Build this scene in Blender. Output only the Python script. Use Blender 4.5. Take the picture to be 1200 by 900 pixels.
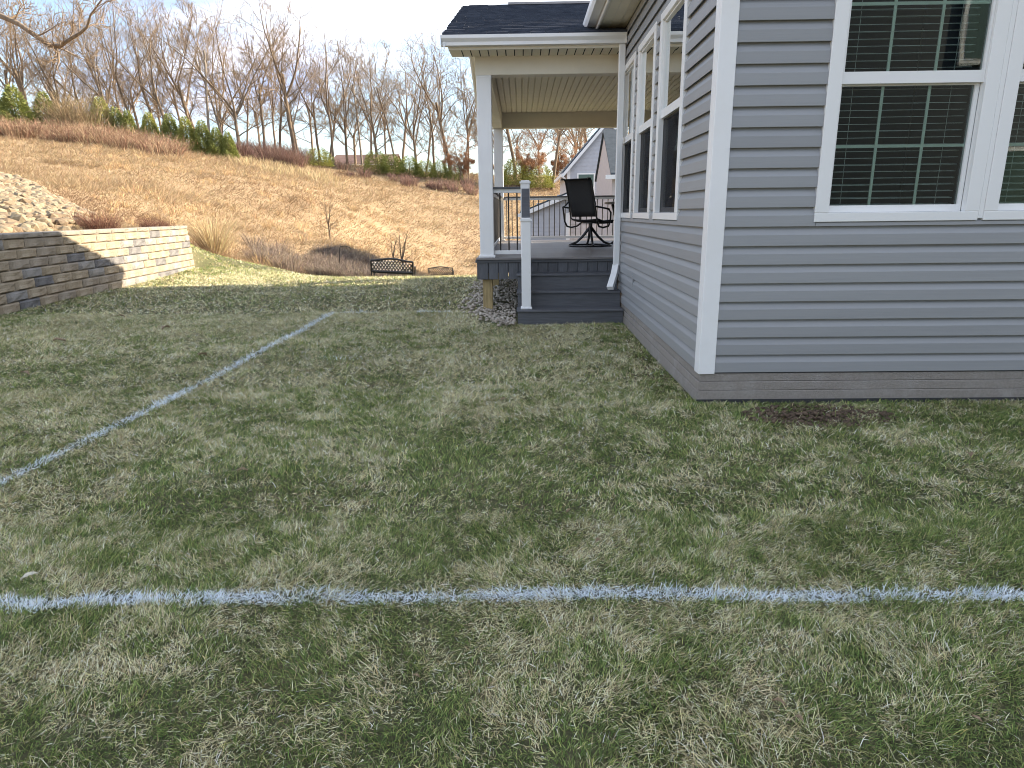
import bpy, math, random
import numpy as np
from mathutils import Matrix, Vector

# ------------------------------------------------------------------ scene, camera, sky, sun
S = bpy.context.scene
for o in list(bpy.data.objects):
    bpy.data.objects.remove(o)
COL = S.collection
R = math.radians

CAM_H = 1.32
cam_d = bpy.data.cameras.new('camera')
cam = bpy.data.objects.new('camera', cam_d)
COL.objects.link(cam)
S.camera = cam
cam_d.sensor_width = 36.0
cam_d.lens = 765.0 / 1200.0 * 36.0
cam_d.clip_start = 0.05
cam_d.clip_end = 3000
PITCH, YAW, ROLL = R(14.686), R(-0.942), R(0.68)
fw = Vector((math.sin(YAW) * math.cos(PITCH), math.cos(YAW) * math.cos(PITCH), -math.sin(PITCH)))
rt = Vector((math.cos(YAW), -math.sin(YAW), 0))
up = rt.cross(fw)
rt2 = rt * math.cos(ROLL) - up * math.sin(ROLL)
up2 = up * math.cos(ROLL) + rt * math.sin(ROLL)
cm = Matrix((rt2, up2, -fw)).transposed().to_4x4()
cm.translation = (0, 0, CAM_H)
cam.matrix_world = cm

SUN_AZ, SUN_EL = 17.0, 22.5          # degrees from +x towards +y, and above the horizon
SKY_STRENGTH = 0.085
world = bpy.data.worlds.new('World')
S.world = world
world.use_nodes = True
nt = world.node_tree
nt.nodes.clear()
def wn(t, **k):
    n = nt.nodes.new(t)
    for a, b in k.items():
        setattr(n, a, b)
    return n
sky = wn('ShaderNodeTexSky', sky_type='NISHITA', sun_disc=False, sun_elevation=R(SUN_EL), sun_rotation=R(90 - SUN_AZ),
         altitude=200, air_density=1.0, dust_density=1.0, ozone_density=1.0)
tc = wn('ShaderNodeTexCoord')
mp = wn('ShaderNodeMapping'); mp.inputs['Scale'].default_value = (1.0, 1.0, 3.2); mp.inputs['Location'].default_value = (3.1, 2.2, 0.3)
nz = wn('ShaderNodeTexNoise'); nz.inputs['Scale'].default_value = 2.3; nz.inputs['Detail'].default_value = 9; nz.inputs['Roughness'].default_value = 0.55; nz.inputs['Distortion'].default_value = 0.25
rp = wn('ShaderNodeValToRGB'); rp.color_ramp.elements[0].position = 0.44; rp.color_ramp.elements[1].position = 0.58; rp.color_ramp.elements[0].color = (.12, .12, .12, 1)
nz2 = wn('ShaderNodeTexNoise'); nz2.inputs['Scale'].default_value = 3.4; nz2.inputs['Detail'].default_value = 6
rp2 = wn('ShaderNodeValToRGB')
rp2.color_ramp.elements[0].position = 0.38; rp2.color_ramp.elements[0].color = (2.35, 2.8, 3.85, 1)
rp2.color_ramp.elements[1].position = 0.55; rp2.color_ramp.elements[1].color = (6.4, 6.5, 7.0, 1)
mx = wn('ShaderNodeMix', data_type='RGBA')
bg = wn('ShaderNodeBackground'); bg.inputs['Strength'].default_value = SKY_STRENGTH
wo = wn('ShaderNodeOutputWorld')
L = nt.links.new
L(tc.outputs['Generated'], mp.inputs['Vector']); L(mp.outputs[0], nz.inputs['Vector']); L(mp.outputs[0], nz2.inputs['Vector'])
L(nz.outputs['Fac'], rp.inputs['Fac']); L(nz2.outputs['Fac'], rp2.inputs['Fac'])
L(rp.outputs['Color'], mx.inputs[0]); L(sky.outputs[0], mx.inputs[6]); L(rp2.outputs['Color'], mx.inputs[7])
L(mx.outputs[2], bg.inputs['Color']); L(bg.outputs[0], wo.inputs['Surface'])

sun_d = bpy.data.lights.new('sun', 'SUN')
sun_d.energy = 4.4
sun_d.angle = R(0.53)
sun_d.color = (1.0, 0.85, 0.65)
sun = bpy.data.objects.new('sun', sun_d)
COL.objects.link(sun)
sdir = Vector((math.cos(R(SUN_AZ)) * math.cos(R(SUN_EL)), math.sin(R(SUN_AZ)) * math.cos(R(SUN_EL)), math.sin(R(SUN_EL))))
sun.rotation_euler = sdir.to_track_quat('Z', 'Y').to_euler()
sun.location = (30, 10, 30)

S.view_settings.view_transform = 'Standard'
S.view_settings.look = 'None'
S.view_settings.exposure = 2.02
S.view_settings.gamma = 1.0
S.render.engine = 'CYCLES'
S.cycles.filter_width = 1.0
S.cycles.max_bounces = 8
S.cycles.transparent_max_bounces = 12

# ------------------------------------------------------------------ helpers
random.seed(5)
RNG = np.random.default_rng(11)
MATS = {}

def mat(name, col, rough=0.7, var=0.0, scale=6.0, bump=0.0, bscale=60.0, stretch=(1, 1, 1), col2=None, detail=5, spec=0.5, metal=0.0,
        dirt=None, dscale=1.2, transl=0.0, attr=None):
    """Principled surface: two colours mixed by noise, fine bump, optional blotches of dirt, or colours read from an attribute."""
    m = bpy.data.materials.new(name)
    m.use_nodes = True
    t = m.node_tree
    b = t.nodes['Principled BSDF']
    b.inputs['Roughness'].default_value = rough
    b.inputs['Specular IOR Level'].default_value = spec
    b.inputs['Metallic'].default_value = metal
    N = lambda k: t.nodes.new(k)
    c = N('ShaderNodeTexCoord'); mpn = N('ShaderNodeMapping'); mpn.inputs['Scale'].default_value = stretch
    t.links.new(c.outputs['Object'], mpn.inputs['Vector'])
    src = None
    if attr:
        a = N('ShaderNodeAttribute'); a.attribute_name = attr
        src = a.outputs['Color']
    if var > 0 or col2 is not None:
        n = N('ShaderNodeTexNoise'); n.inputs['Scale'].default_value = scale; n.inputs['Detail'].default_value = detail
        t.links.new(mpn.outputs[0], n.inputs['Vector'])
        r = N('ShaderNodeValToRGB')
        r.color_ramp.elements[0].position = 0.32; r.color_ramp.elements[1].position = 0.68
        if col2 is None:
            lo = [x * (1 - var) for x in col]; hi = [min(1, x * (1 + var)) for x in col]
        else:
            lo, hi = col, col2
        r.color_ramp.elements[0].color = (*lo, 1); r.color_ramp.elements[1].color = (*hi, 1)
        t.links.new(n.outputs['Fac'], r.inputs['Fac'])
        if src is None:
            src = r.outputs['Color']
    if dirt is not None:
        n = N('ShaderNodeTexNoise'); n.inputs['Scale'].default_value = dscale; n.inputs['Detail'].default_value = 8; n.inputs['Roughness'].default_value = 0.65
        t.links.new(mpn.outputs[0], n.inputs['Vector'])
        r = N('ShaderNodeMapRange'); r.inputs[1].default_value = 0.5; r.inputs[2].default_value = 0.75; r.inputs[4].default_value = 0.6
        t.links.new(n.outputs['Fac'], r.inputs[0])
        x = N('ShaderNodeMix'); x.data_type = 'RGBA'
        t.links.new(r.outputs[0], x.inputs[0])
        if src is None: x.inputs[6].default_value = (*col, 1)
        else: t.links.new(src, x.inputs[6])
        x.inputs[7].default_value = (*dirt, 1)
        src = x.outputs[2]
    if src is None: b.inputs['Base Color'].default_value = (*col, 1)
    else: t.links.new(src, b.inputs['Base Color'])
    if bump > 0:
        n = N('ShaderNodeTexNoise'); n.inputs['Scale'].default_value = bscale; n.inputs['Detail'].default_value = 6
        t.links.new(mpn.outputs[0], n.inputs['Vector'])
        bn = N('ShaderNodeBump'); bn.inputs['Strength'].default_value = bump; bn.inputs['Distance'].default_value = 0.02
        t.links.new(n.outputs['Fac'], bn.inputs['Height']); t.links.new(bn.outputs[0], b.inputs['Normal'])
    if transl > 0:
        tr = N('ShaderNodeBsdfTranslucent'); ms = N('ShaderNodeMixShader'); ms.inputs[0].default_value = transl
        if src is None: tr.inputs['Color'].default_value = (*col, 1)
        else: t.links.new(src, tr.inputs['Color'])
        t.links.new(b.outputs[0], ms.inputs[1]); t.links.new(tr.outputs[0], ms.inputs[2])
        t.links.new(ms.outputs[0], t.nodes['Material Output'].inputs['Surface'])
    MATS[name] = m
    return m

def props(o, label=None, cat=None, group=None, kind=None):
    if label: o['label'] = label
    if cat: o['category'] = cat
    if group: o['group'] = group
    if kind: o['kind'] = kind
    return o

def world_origin(o):
    v = Vector((0, 0, 0))
    while o is not None:
        v += Vector(o.location); o = o.parent
    return v

def put(name, me, parent=None, loc=(0, 0, 0), rot=None, scale=None):
    """One object at a world position, kept there when it has a parent (parents of placed parts are not rotated)."""
    o = bpy.data.objects.new(name, me)
    COL.objects.link(o)
    l = Vector(loc)
    if parent is not None:
        o.parent = parent
        l = l - world_origin(parent)
    o.location = l
    if rot is not None: o.rotation_euler = rot
    if scale is not None: o.scale = scale if hasattr(scale, '__len__') else (scale,) * 3
    return o

def thing(name, label, cat, loc=(0, 0, 0), group=None):
    return props(put(name, None, None, loc), label, cat, group)

def mesh_np(name, V, F3, m, cols=None, smooth=False, mats=None):
    """Triangle mesh from numpy arrays, with an optional colour per vertex."""
    V = np.ascontiguousarray(V, dtype=np.float32); F3 = np.ascontiguousarray(F3, dtype=np.int32)
    me = bpy.data.meshes.new(name)
    me.vertices.add(len(V)); me.vertices.foreach_set('co', V.ravel())
    n = len(F3)
    me.loops.add(n * 3); me.loops.foreach_set('vertex_index', F3.ravel())
    me.polygons.add(n)
    me.polygons.foreach_set('loop_start', np.arange(0, n * 3, 3, dtype=np.int32))
    if smooth: me.polygons.foreach_set('use_smooth', np.ones(n, dtype=bool))
    if cols is not None:
        a = me.color_attributes.new('tint', 'FLOAT_COLOR', 'POINT')
        c4 = np.ones((len(V), 4), dtype=np.float32); c4[:, :3] = cols
        a.data.foreach_set('color', c4.ravel())
    me.update(calc_edges=True)
    me.materials.append(m)
    return me

class MB:
    """Collects boxes, prisms and tubes into one mesh."""
    def __init__(s): s.v = []; s.f = []
    def add(s, vs, fs):
        k = len(s.v); s.v += [tuple(p) for p in vs]; s.f += [tuple(i + k for i in f) for f in fs]; return s
    def box(s, a, b, M=None, bev=0.0):
        x0, y0, z0 = a; x1, y1, z1 = b
        if bev > 0:
            e = bev
            vs = []
            for (x, sx) in ((x0, 1), (x1, -1)):
                for (y, sy) in ((y0, 1), (y1, -1)):
                    for (z, sz) in ((z0, 1), (z1, -1)):
                        vs += [(x + sx * e, y + sy * e, z), (x + sx * e, y, z + sz * e), (x, y + sy * e, z + sz * e)]
            idx = lambda i, j, k, t: ((i * 2 + j) * 2 + k) * 3 + t
            fs = []
            for k in (0, 1): fs.append([idx(0, 0, k, 0), idx(1, 0, k, 0), idx(1, 1, k, 0), idx(0, 1, k, 0)][::1 if k else -1])
            for j in (0, 1): fs.append([idx(0, j, 0, 1), idx(1, j, 0, 1), idx(1, j, 1, 1), idx(0, j, 1, 1)][::-1 if j else 1])
            for i in (0, 1): fs.append([idx(i, 0, 0, 2), idx(i, 1, 0, 2), idx(i, 1, 1, 2), idx(i, 0, 1, 2)][::1 if i else -1])
            for j in (0, 1):
                for k in (0, 1): fs.append([idx(0, j, k, 0), idx(1, j, k, 0), idx(1, j, k, 1), idx(0, j, k, 1)][::1 if j == k else -1][::-1])
            for i in (0, 1):
                for k in (0, 1): fs.append([idx(i, 0, k, 0), idx(i, 1, k, 0), idx(i, 1, k, 2), idx(i, 0, k, 2)][::1 if i == k else -1])
            for i in (0, 1):
                for j in (0, 1): fs.append([idx(i, j, 0, 1), idx(i, j, 1, 1), idx(i, j, 1, 2), idx(i, j, 0, 2)][::1 if i == j else -1][::-1])
            for i in (0, 1):
                for j in (0, 1):
                    for k in (0, 1): fs.append([idx(i, j, k, 0), idx(i, j, k, 1), idx(i, j, k, 2)][::1 if (i + j + k) % 2 else -1])
        else:
            vs = [(x, y, z) for x in (x0, x1) for y in (y0, y1) for z in (z0, z1)]
            fs = [(0, 1, 3, 2), (4, 6, 7, 5), (0, 4, 5, 1), (2, 3, 7, 6), (0, 2, 6, 4), (1, 5, 7, 3)]
        if M is not None: vs = [tuple(M @ Vector(p)) for p in vs]
        return s.add(vs, fs)
    def prism(s, poly, axis, a, b):
        """poly is a list of 2D points in the other two axes (cyclic order), extruded from a to b along axis (0, 1, 2)."""
        n = len(poly)
        def P(p, t):
            q = list(p); q.insert(axis, t); return tuple(q)
        vs = [P(p, a) for p in poly] + [P(p, b) for p in poly]
        fs = [tuple(range(n))[::-1], tuple(range(n, 2 * n))] + [(i, (i + 1) % n, n + (i + 1) % n, n + i) for i in range(n)]
        return s.add(vs, fs)
    def tube(s, pts, rad, sides=6, cap=True):
        pts = [Vector(p) for p in pts]
        if not hasattr(rad, '__len__'): rad = [rad] * len(pts)
        k = len(s.v)
        for i, p in enumerate(pts):
            d = (pts[min(i + 1, len(pts) - 1)] - pts[max(i - 1, 0)]).normalized()
            a = d.cross(Vector((0, 0, 1)) if abs(d.z) < 0.9 else Vector((1, 0, 0))).normalized(); b = d.cross(a)
            for j in range(sides):
                t = 2 * math.pi * j / sides
                s.v.append(tuple(p + (a * math.cos(t) + b * math.sin(t)) * rad[i]))
        for i in range(len(pts) - 1):
            for j in range(sides):
                q = (j + 1) % sides
                s.f.append((k + i * sides + j, k + i * sides + q, k + (i + 1) * sides + q, k + (i + 1) * sides + j))
        if cap:
            s.f.append(tuple(k + j for j in range(sides))[::-1]); e = k + (len(pts) - 1) * sides
            s.f.append(tuple(e + j for j in range(sides)))
        return s
    def mesh(s, name, m, smooth=False):
        me = bpy.data.meshes.new(name)
        me.from_pydata(s.v, [], s.f)
        me.update()
        if smooth:
            me.polygons.foreach_set('use_smooth', np.ones(len(me.polygons), dtype=bool))
        me.materials.append(m)
        return me
    def build(s, name, m, parent=None, loc=(0, 0, 0), smooth=False):
        return put(name, s.mesh(name, m, smooth), parent, loc)

# value noise for placing things
_T = RNG.random((256, 256))
def vnoise(x, y):
    x = np.asarray(x, float); y = np.asarray(y, float)
    xi = np.floor(x).astype(int); yi = np.floor(y).astype(int); fx = x - xi; fy = y - yi
    fx = fx * fx * (3 - 2 * fx); fy = fy * fy * (3 - 2 * fy)
    g = lambda a, b: _T[a & 255, b & 255]
    return (g(xi, yi) * (1 - fx) + g(xi + 1, yi) * fx) * (1 - fy) + (g(xi, yi + 1) * (1 - fx) + g(xi + 1, yi + 1) * fx) * fy
def fbm(x, y, o=4):
    s = 0; a = 0.5; t = 0
    for i in range(o):
        s = s + a * vnoise(x * 2 ** i + 17.3 * i, y * 2 ** i + 5.1 * i); t += a; a *= 0.5
    return s / t
def sstep(a, b, x):
    t = np.clip((x - a) / (b - a), 0, 1); return t * t * (3 - 2 * t)

# pixel of the 1200 x 900 photograph to a point at depth y (used to survey positions of far things)
F_PX = 765.0
def at(px, py, Y):
    d = fw + rt2 * ((px - 600) / F_PX) - up2 * ((py - 450) / F_PX)
    t = Y / d.y
    return Vector((d.x * t, Y, CAM_H + d.z * t))

# ------------------------------------------------------------------ terrain
WY = np.array([3.0, 5, 7, 8.97, 10.63, 12.52, 14.38, 16.35]); WX = np.array([-6.6, -6.75, -6.98, -7.29, -7.55, -7.72, -7.9, -8.11])
def xw(y): return np.interp(y, WY, WX)
COMMON = [(-9.4, 20, .22), (-12, 20.5, 1.05), (-8.1, 24, -.6), (-12, 30, .72), (-8.1, 30, -.1), (-11.2, 42, 1.42), (-5.1, 36, -1.9), (-3.8, 42, -2.3), (-7.7, 55, 1.37),
          (-4.6, 60, 1.33), (-5.5, 88, 5.8), (-16.4, 82, 6.4), (-26.5, 76, 7.06), (-28.2, 66, 6.6), (-32.6, 64, 7.7), (-39.2, 62, 8.3), (-45.4, 60, 8.6),
          (-21.5, 28, 3.08), (-15.2, 24, 2.06), (-21.9, 38, 3.9), (-14.6, 28, 1.95), (4.7, 95, 6.2), (0, 25, -1.2), (5, 25, -1.2), (-4.6, 29, -1.95), (-2.5, 31, -2.1), (10, 30, -1.8), (0, 40, -2.3),
          (10, 45, -2.5), (25, 60, -2.2), (20, 30, -1.6), (30, 90, 4), (60, 100, 3), (-4.1, 22, -1.1), (-4.4, 37, -2.45), (4, 60, .2), (0, 130, 5.6), (-60, 120, 8.5), (60, 140, 3),
          (-60, 60, 10), (-45, 30, 6.2), (0, 300, 2), (-200, 200, 9), (200, 200, 0), (0, 600, 0), (-500, 500, 5), (500, 500, 0), (500, -300, 0), (-500, -300, 8), (0, -500, 0), (80, 0, -.5), (-80, 0, 9)]
LAWN = [(x, y, 0.0) for x in (-7.4, -4, 0, 5, 12, 25) for y in (-15, -5, 0, 6, 11, 14)] + [(-7.7, 16.5, .02), (-4, 17, -.30), (0, 17, -.30), (-4, 20.5, -.86), (0, 21, -.95), (6, 20, -.8), (-7.6, 19, -.10)]
BANK = [(-8.1, 4, 1.05), (-8.2, 7, 1.05), (-8.3, 9, 1.06), (-8.5, 12, 1.06), (-8.7, 15, 1.05), (-9.6, 14.5, 1.2), (-12.8, 18, 1.75), (-12, 10, 1.5), (-14, 5, 1.8), (-20, 10, 2.7), (-30, 10, 4.2),
        (-20, 0, 2.6), (-40, 0, 5.5), (-30, -20, 4), (-10, -10, 1.3), (-8.9, 16.6, .95), (-9.3, 18.3, .55)]
def tps_fit(P):
    P = np.array(P, float); n = len(P)
    d2 = ((P[:, None, :2] - P[None, :, :2]) ** 2).sum(-1)
    K = np.where(d2 > 0, d2 * np.log(d2 + 1e-12) * 0.5, 0) + np.eye(n) * 3.0
    A = np.zeros((n + 3, n + 3)); A[:n, :n] = K; A[:n, n] = 1; A[:n, n + 1:] = P[:, :2]; A[n, :n] = 1; A[n + 1:, :n] = P[:, :2].T
    return P, np.linalg.solve(A, np.concatenate([P[:, 2], [0, 0, 0]]))
def tps_eval(m, x, y):
    P, w = m; n = len(P)
    d2 = (x[:, None] - P[None, :, 0]) ** 2 + (y[:, None] - P[None, :, 1]) ** 2
    return np.where(d2 > 0, d2 * np.log(d2 + 1e-12) * 0.5, 0) @ w[:n] + w[n] + w[n + 1] * x + w[n + 2] * y
T_LAWN, T_BANK = tps_fit(COMMON + LAWN), tps_fit(COMMON + BANK)
def lawn_mask(x, y):
    """1 on mown lawn, 0 on the wild bank."""
    e = fbm(x * .5, y * .5, 3) * 1.6 - .8
    ylim = np.interp(x, [-9.6, -8.8, -7.4, -6, -4.2, -2, 3], [17.5, 20.5, 21.2, 21.6, 22.2, 23.2, 24])
    right = np.where(y < 16.6, x > xw(y) - .18, x > -10.0)
    return np.where(right, np.where(y < 14, 1.0, sstep(.5, -.5, y - ylim + e)), 0.0)
def hz(x, y):
    x = np.atleast_1d(np.asarray(x, float)); y = np.atleast_1d(np.asarray(y, float))
    a = tps_eval(T_LAWN, x, y); b = tps_eval(T_BANK, x, y)
    flat = sstep(15.5, 12.5, y) * sstep(40, 25, np.abs(x))
    a = a * (1 - flat)
    w = np.interp(y, [16.3, 20, 30], [.06, 4, 10])
    s = sstep(-.5, .5, (xw(y) - .2 - x) / w)
    z = a * (1 - s) + b * s
    wild = 1 - lawn_mask(x, y)
    z = z + wild * ((fbm(x * .9, y * .9, 3) - .5) * .13 + (fbm(x * .18, y * .18, 2) - .5) * .5 * sstep(20, 40, y))
    z = z + (1 - wild) * (fbm(x * .8 + 40, y * .8, 3) - .5) * .05
    return z
def gz(x, y): return float(hz(x, y)[0])

def axis(lo, hi, step, far_lo, far_hi, g=1.13):
    c = list(np.arange(lo, hi + 1e-6, step)); s = step
    while c[-1] < far_hi: s *= g; c.append(c[-1] + s)
    s = step
    while c[0] > far_lo: s *= g; c.insert(0, c[0] - s)
    return np.array(c)
gx = axis(-13, 6, .16, -900, 900); gy = axis(-1, 24, .16, -600, 1100)
X, Y = np.meshgrid(gx, gy); nx, ny = len(gx), len(gy)
XF, YF = X.ravel(), Y.ravel()
ZF = np.concatenate([hz(XF[i:i + 20000], YF[i:i + 20000]) for i in range(0, len(XF), 20000)])
i0 = (np.arange(ny - 1)[:, None] * nx + np.arange(nx - 1)[None, :]).ravel()
tri = np.concatenate([np.stack([i0, i0 + 1, i0 + nx + 1], 1), np.stack([i0, i0 + nx + 1, i0 + nx], 1)])
lm = lawn_mask(XF, YF)
# bare soil beside the foundation
soil = np.clip(sstep(.55, .1, np.hypot((XF - 1.95) / .95, (YF - 4.12) / .42) + (fbm(XF * 3, YF * 3) - .5) * .8) + .8 * sstep(.28, .0, np.abs(XF - 1.1)) * sstep(4.3, 4.8, YF) * sstep(8.2, 7.4, YF), 0, 1)
tcol = np.stack([lm, soil, np.zeros_like(lm)], 1)

g = bpy.data.materials.new('ground'); g.use_nodes = True; t = g.node_tree; N = t.nodes.new; LK = t.links.new
pb = t.nodes['Principled BSDF']; pb.inputs['Roughness'].default_value = 0.95; pb.inputs['Specular IOR Level'].default_value = 0.1
c = N('ShaderNodeTexCoord'); at_ = N('ShaderNodeAttribute'); at_.attribute_name = 'tint'; sp = N('ShaderNodeSeparateColor'); LK(at_.outputs['Color'], sp.inputs[0])
def gnoise(sc, det=6, ro=.6):
    n = N('ShaderNodeTexNoise'); n.inputs['Scale'].default_value = sc; n.inputs['Detail'].default_value = det; n.inputs['Roughness'].default_value = ro
    LK(c.outputs['Object'], n.inputs['Vector']); return n.outputs['Fac']
def gramp(fac, stops):
    r = N('ShaderNodeValToRGB'); e = r.color_ramp.elements
    while len(e) < len(stops): e.new(0.5)
    for i, (p, q) in enumerate(stops): e[i].position = p; e[i].color = (*q, 1)
    LK(fac, r.inputs['Fac']); return r.outputs['Color']
def gmix(f, a, b):
    x = N('ShaderNodeMix'); x.data_type = 'RGBA'
    if isinstance(f, float): x.inputs[0].default_value = f
    else: LK(f, x.inputs[0])
    LK(a, x.inputs[6]); LK(b, x.inputs[7]); return x.outputs[2]
lawn_c = gmix(0.5, gramp(gnoise(2.2), [(.3, (.06, .08, .03)), (.5, (.11, .115, .06)), (.7, (.20, .175, .10))]), gramp(gnoise(60, 5), [(.35, (.015, .015, .008)), (.75, (.16, .145, .085))]))
hill_c = gmix(0.45, gramp(gnoise(.35), [(.28, (.235, .16, .10)), (.45, (.29, .21, .13)), (.6, (.34, .26, .165)), (.75, (.27, .185, .115))]), gramp(gnoise(7, 8, .7), [(.3, (.24, .165, .10)), (.5, (.31, .23, .14)), (.7, (.38, .30, .195))]))
soil_c = gramp(gnoise(14, 8, .7), [(.3, (.035, .022, .014)), (.7, (.13, .085, .055))])
fin = gmix(sp.outputs[1], gmix(sp.outputs[0], hill_c, lawn_c), soil_c)
LK(fin, pb.inputs['Base Color'])
bn = N('ShaderNodeBump'); bn.inputs['Strength'].default_value = .5; bn.inputs['Distance'].default_value = .04; LK(gnoise(22, 8, .7), bn.inputs['Height']); LK(bn.outputs[0], pb.inputs['Normal'])
ground = put('ground', mesh_np('ground', np.stack([XF, YF, ZF], 1), tri, g, tcol, smooth=True))
props(ground, kind='structure')
# ------------------------------------------------------------------ house materials
mat('siding', (.290, .297, .306), .48, var=.05, scale=3, bump=.05, bscale=25, stretch=(.25, 1, 6), dirt=(.235, .225, .215), dscale=.8)
mat('white_trim', (.80, .80, .80), .4, var=.03, scale=4, bump=.02, bscale=30, dirt=(.70, .69, .66), dscale=2.0)
mat('white_vinyl', (.80, .80, .79), .35)
mat('soffit_warm_bounce', (.81, .75, .61), .5, var=.03, scale=5)  # white soffit; the warm bounce light on it is put into the base colour
mat('beam_white', (.76, .72, .62), .5, var=.03, scale=3, dirt=(.66, .62, .53), dscale=2.0)
mat('concrete', (.27, .243, .215), .9, col2=(.32, .29, .26), scale=60, bump=.7, bscale=150, dirt=(.40, .38, .36), dscale=6)
mat('flashing', (.03, .03, .035), .6)
mat('composite_dark', (.092, .095, .105), .55, var=.18, scale=5, stretch=(1, 12, 12), bump=.15, bscale=30)
mat('composite_skirt', (.092, .096, .108), .55, var=.2, scale=5, stretch=(12, 12, 1), bump=.15, bscale=30)
mat('deck_board', (.19, .175, .17), .5, var=.16, scale=4, stretch=(1, 10, 10), bump=.12, bscale=30)
mat('shingle', (.020, .028, .045), .9, col2=(.055, .066, .09), scale=14, stretch=(.45, 1, 1), bump=.5, bscale=160)
mat('black_metal', (.012, .012, .013), .38, spec=.5)
mat('sling', (.016, .016, .017), .75, bump=.3, bscale=220)
mat('treated_wood', (.36, .27, .13), .8, var=.25, scale=5, stretch=(8, 8, .8), bump=.2, bscale=40)
mat('muntin', (.74, .84, .77), .45)
mat('blind', (.62, .66, .66), .5)
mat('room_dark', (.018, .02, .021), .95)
mat('screen_mesh', (.02, .02, .022), .9)
def glass(name, k, b):
    m = bpy.data.materials.new(name); m.use_nodes = True; t = m.node_tree; t.nodes.clear()
    o = t.nodes.new('ShaderNodeOutputMaterial'); ms = t.nodes.new('ShaderNodeMixShader')
    tr = t.nodes.new('ShaderNodeBsdfTransparent'); tr.inputs[0].default_value = (.84, .89, .87, 1)
    gl = t.nodes.new('ShaderNodeBsdfGlossy'); gl.inputs['Roughness'].default_value = 0.0; gl.inputs['Color'].default_value = (.95, .97, .97, 1)
    fr = t.nodes.new('ShaderNodeFresnel'); fr.inputs[0].default_value = 1.5
    ma = t.nodes.new('ShaderNodeMath'); ma.operation = 'MULTIPLY_ADD'; ma.use_clamp = True; ma.inputs[1].default_value = k; ma.inputs[2].default_value = b
    nz_ = t.nodes.new('ShaderNodeTexNoise'); nz_.inputs['Scale'].default_value = 1.3
    bp = t.nodes.new('ShaderNodeBump'); bp.inputs['Strength'].default_value = .03; bp.inputs['Distance'].default_value = .05
    t.links.new(nz_.outputs['Fac'], bp.inputs['Height']); t.links.new(bp.outputs[0], gl.inputs['Normal'])
    t.links.new(fr.outputs[0], ma.inputs[0]); t.links.new(ma.outputs[0], ms.inputs[0])
    t.links.new(tr.outputs[0], ms.inputs[1]); t.links.new(gl.outputs[0], ms.inputs[2]); t.links.new(ms.outputs[0], o.inputs[0])
    MATS[name] = m
glass('glass', 1.15, .0)
glass('glass_side', 2.4, .05)
def screen_m():
    m = bpy.data.materials.new('insect_screen'); m.use_nodes = True; t = m.node_tree; t.nodes.clear()
    o = t.nodes.new('ShaderNodeOutputMaterial'); ms = t.nodes.new('ShaderNodeMixShader'); ms.inputs[0].default_value = .45
    tr = t.nodes.new('ShaderNodeBsdfTransparent'); df = t.nodes.new('ShaderNodeBsdfDiffuse'); df.inputs[0].default_value = (.03, .03, .033, 1)
    t.links.new(tr.outputs[0], ms.inputs[1]); t.links.new(df.outputs[0], ms.inputs[2]); t.links.new(ms.outputs[0], o.inputs[0])
    MATS['insect_screen'] = m
screen_m()

def rand_tint(m, amt):
    """Slightly different tone on every piece."""
    t = m.node_tree; b = t.nodes['Principled BSDF']; l = b.inputs['Base Color'].links[0]; src = l.from_socket
    oi = t.nodes.new('ShaderNodeObjectInfo'); mr = t.nodes.new('ShaderNodeMapRange'); mr.inputs[3].default_value = 1 - amt; mr.inputs[4].default_value = 1 + amt
    hs = t.nodes.new('ShaderNodeHueSaturation'); t.links.new(oi.outputs['Random'], mr.inputs[0]); t.links.new(mr.outputs[0], hs.inputs['Value']); t.links.new(src, hs.inputs['Color']); t.links.new(hs.outputs[0], b.inputs['Base Color'])
rand_tint(MATS['siding'], .045); rand_tint(MATS['composite_dark'], .12); rand_tint(MATS['composite_skirt'], .12); rand_tint(MATS['deck_board'], .12)
# ------------------------------------------------------------------ the house
HX, HY, HYB = 1.27, 4.51, 8.90         # left wall, front wall, end of the left wall
EAVE = 3.43
C0, CH = 0.216, 0.1243                 # first siding course and its exposure
house = thing('house', 'grey vinyl-sided house with white corner trim filling the right of the picture', 'house', (HX, HY, 0))

_pl = {}
def plank_mesh(Ln, hs=1.0):
    k = (round(Ln, 3), round(hs, 3))
    if k not in _pl:
        m = MB()
        H = CH * hs
        # Dutch lap profile, outward is -y: drip edge, flat face, cove
        pr = [(.006, .015 * hs), (-.012, .014 * hs), (-.0205, .0005), (-.0255, 0.0), (-.0265, .003 * hs), (-.0245, .57 * H), (-.0225, .61 * H), (-.0090, .83 * H), (-.0030, .92 * H), (-.0005, H + .013), (.006, H + .0145)]
        n = len(pr)
        m.add([(0, a, b) for a, b in pr] + [(Ln, a, b) for a, b in pr], [(i, i + 1, n + i + 1, n + i)[::-1] for i in range(n - 1)] + [tuple(range(n)), tuple(range(n, 2 * n))[::-1]])
        _pl[k] = m.mesh('siding_plank', MATS['siding'])
    return _pl[k]

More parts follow.
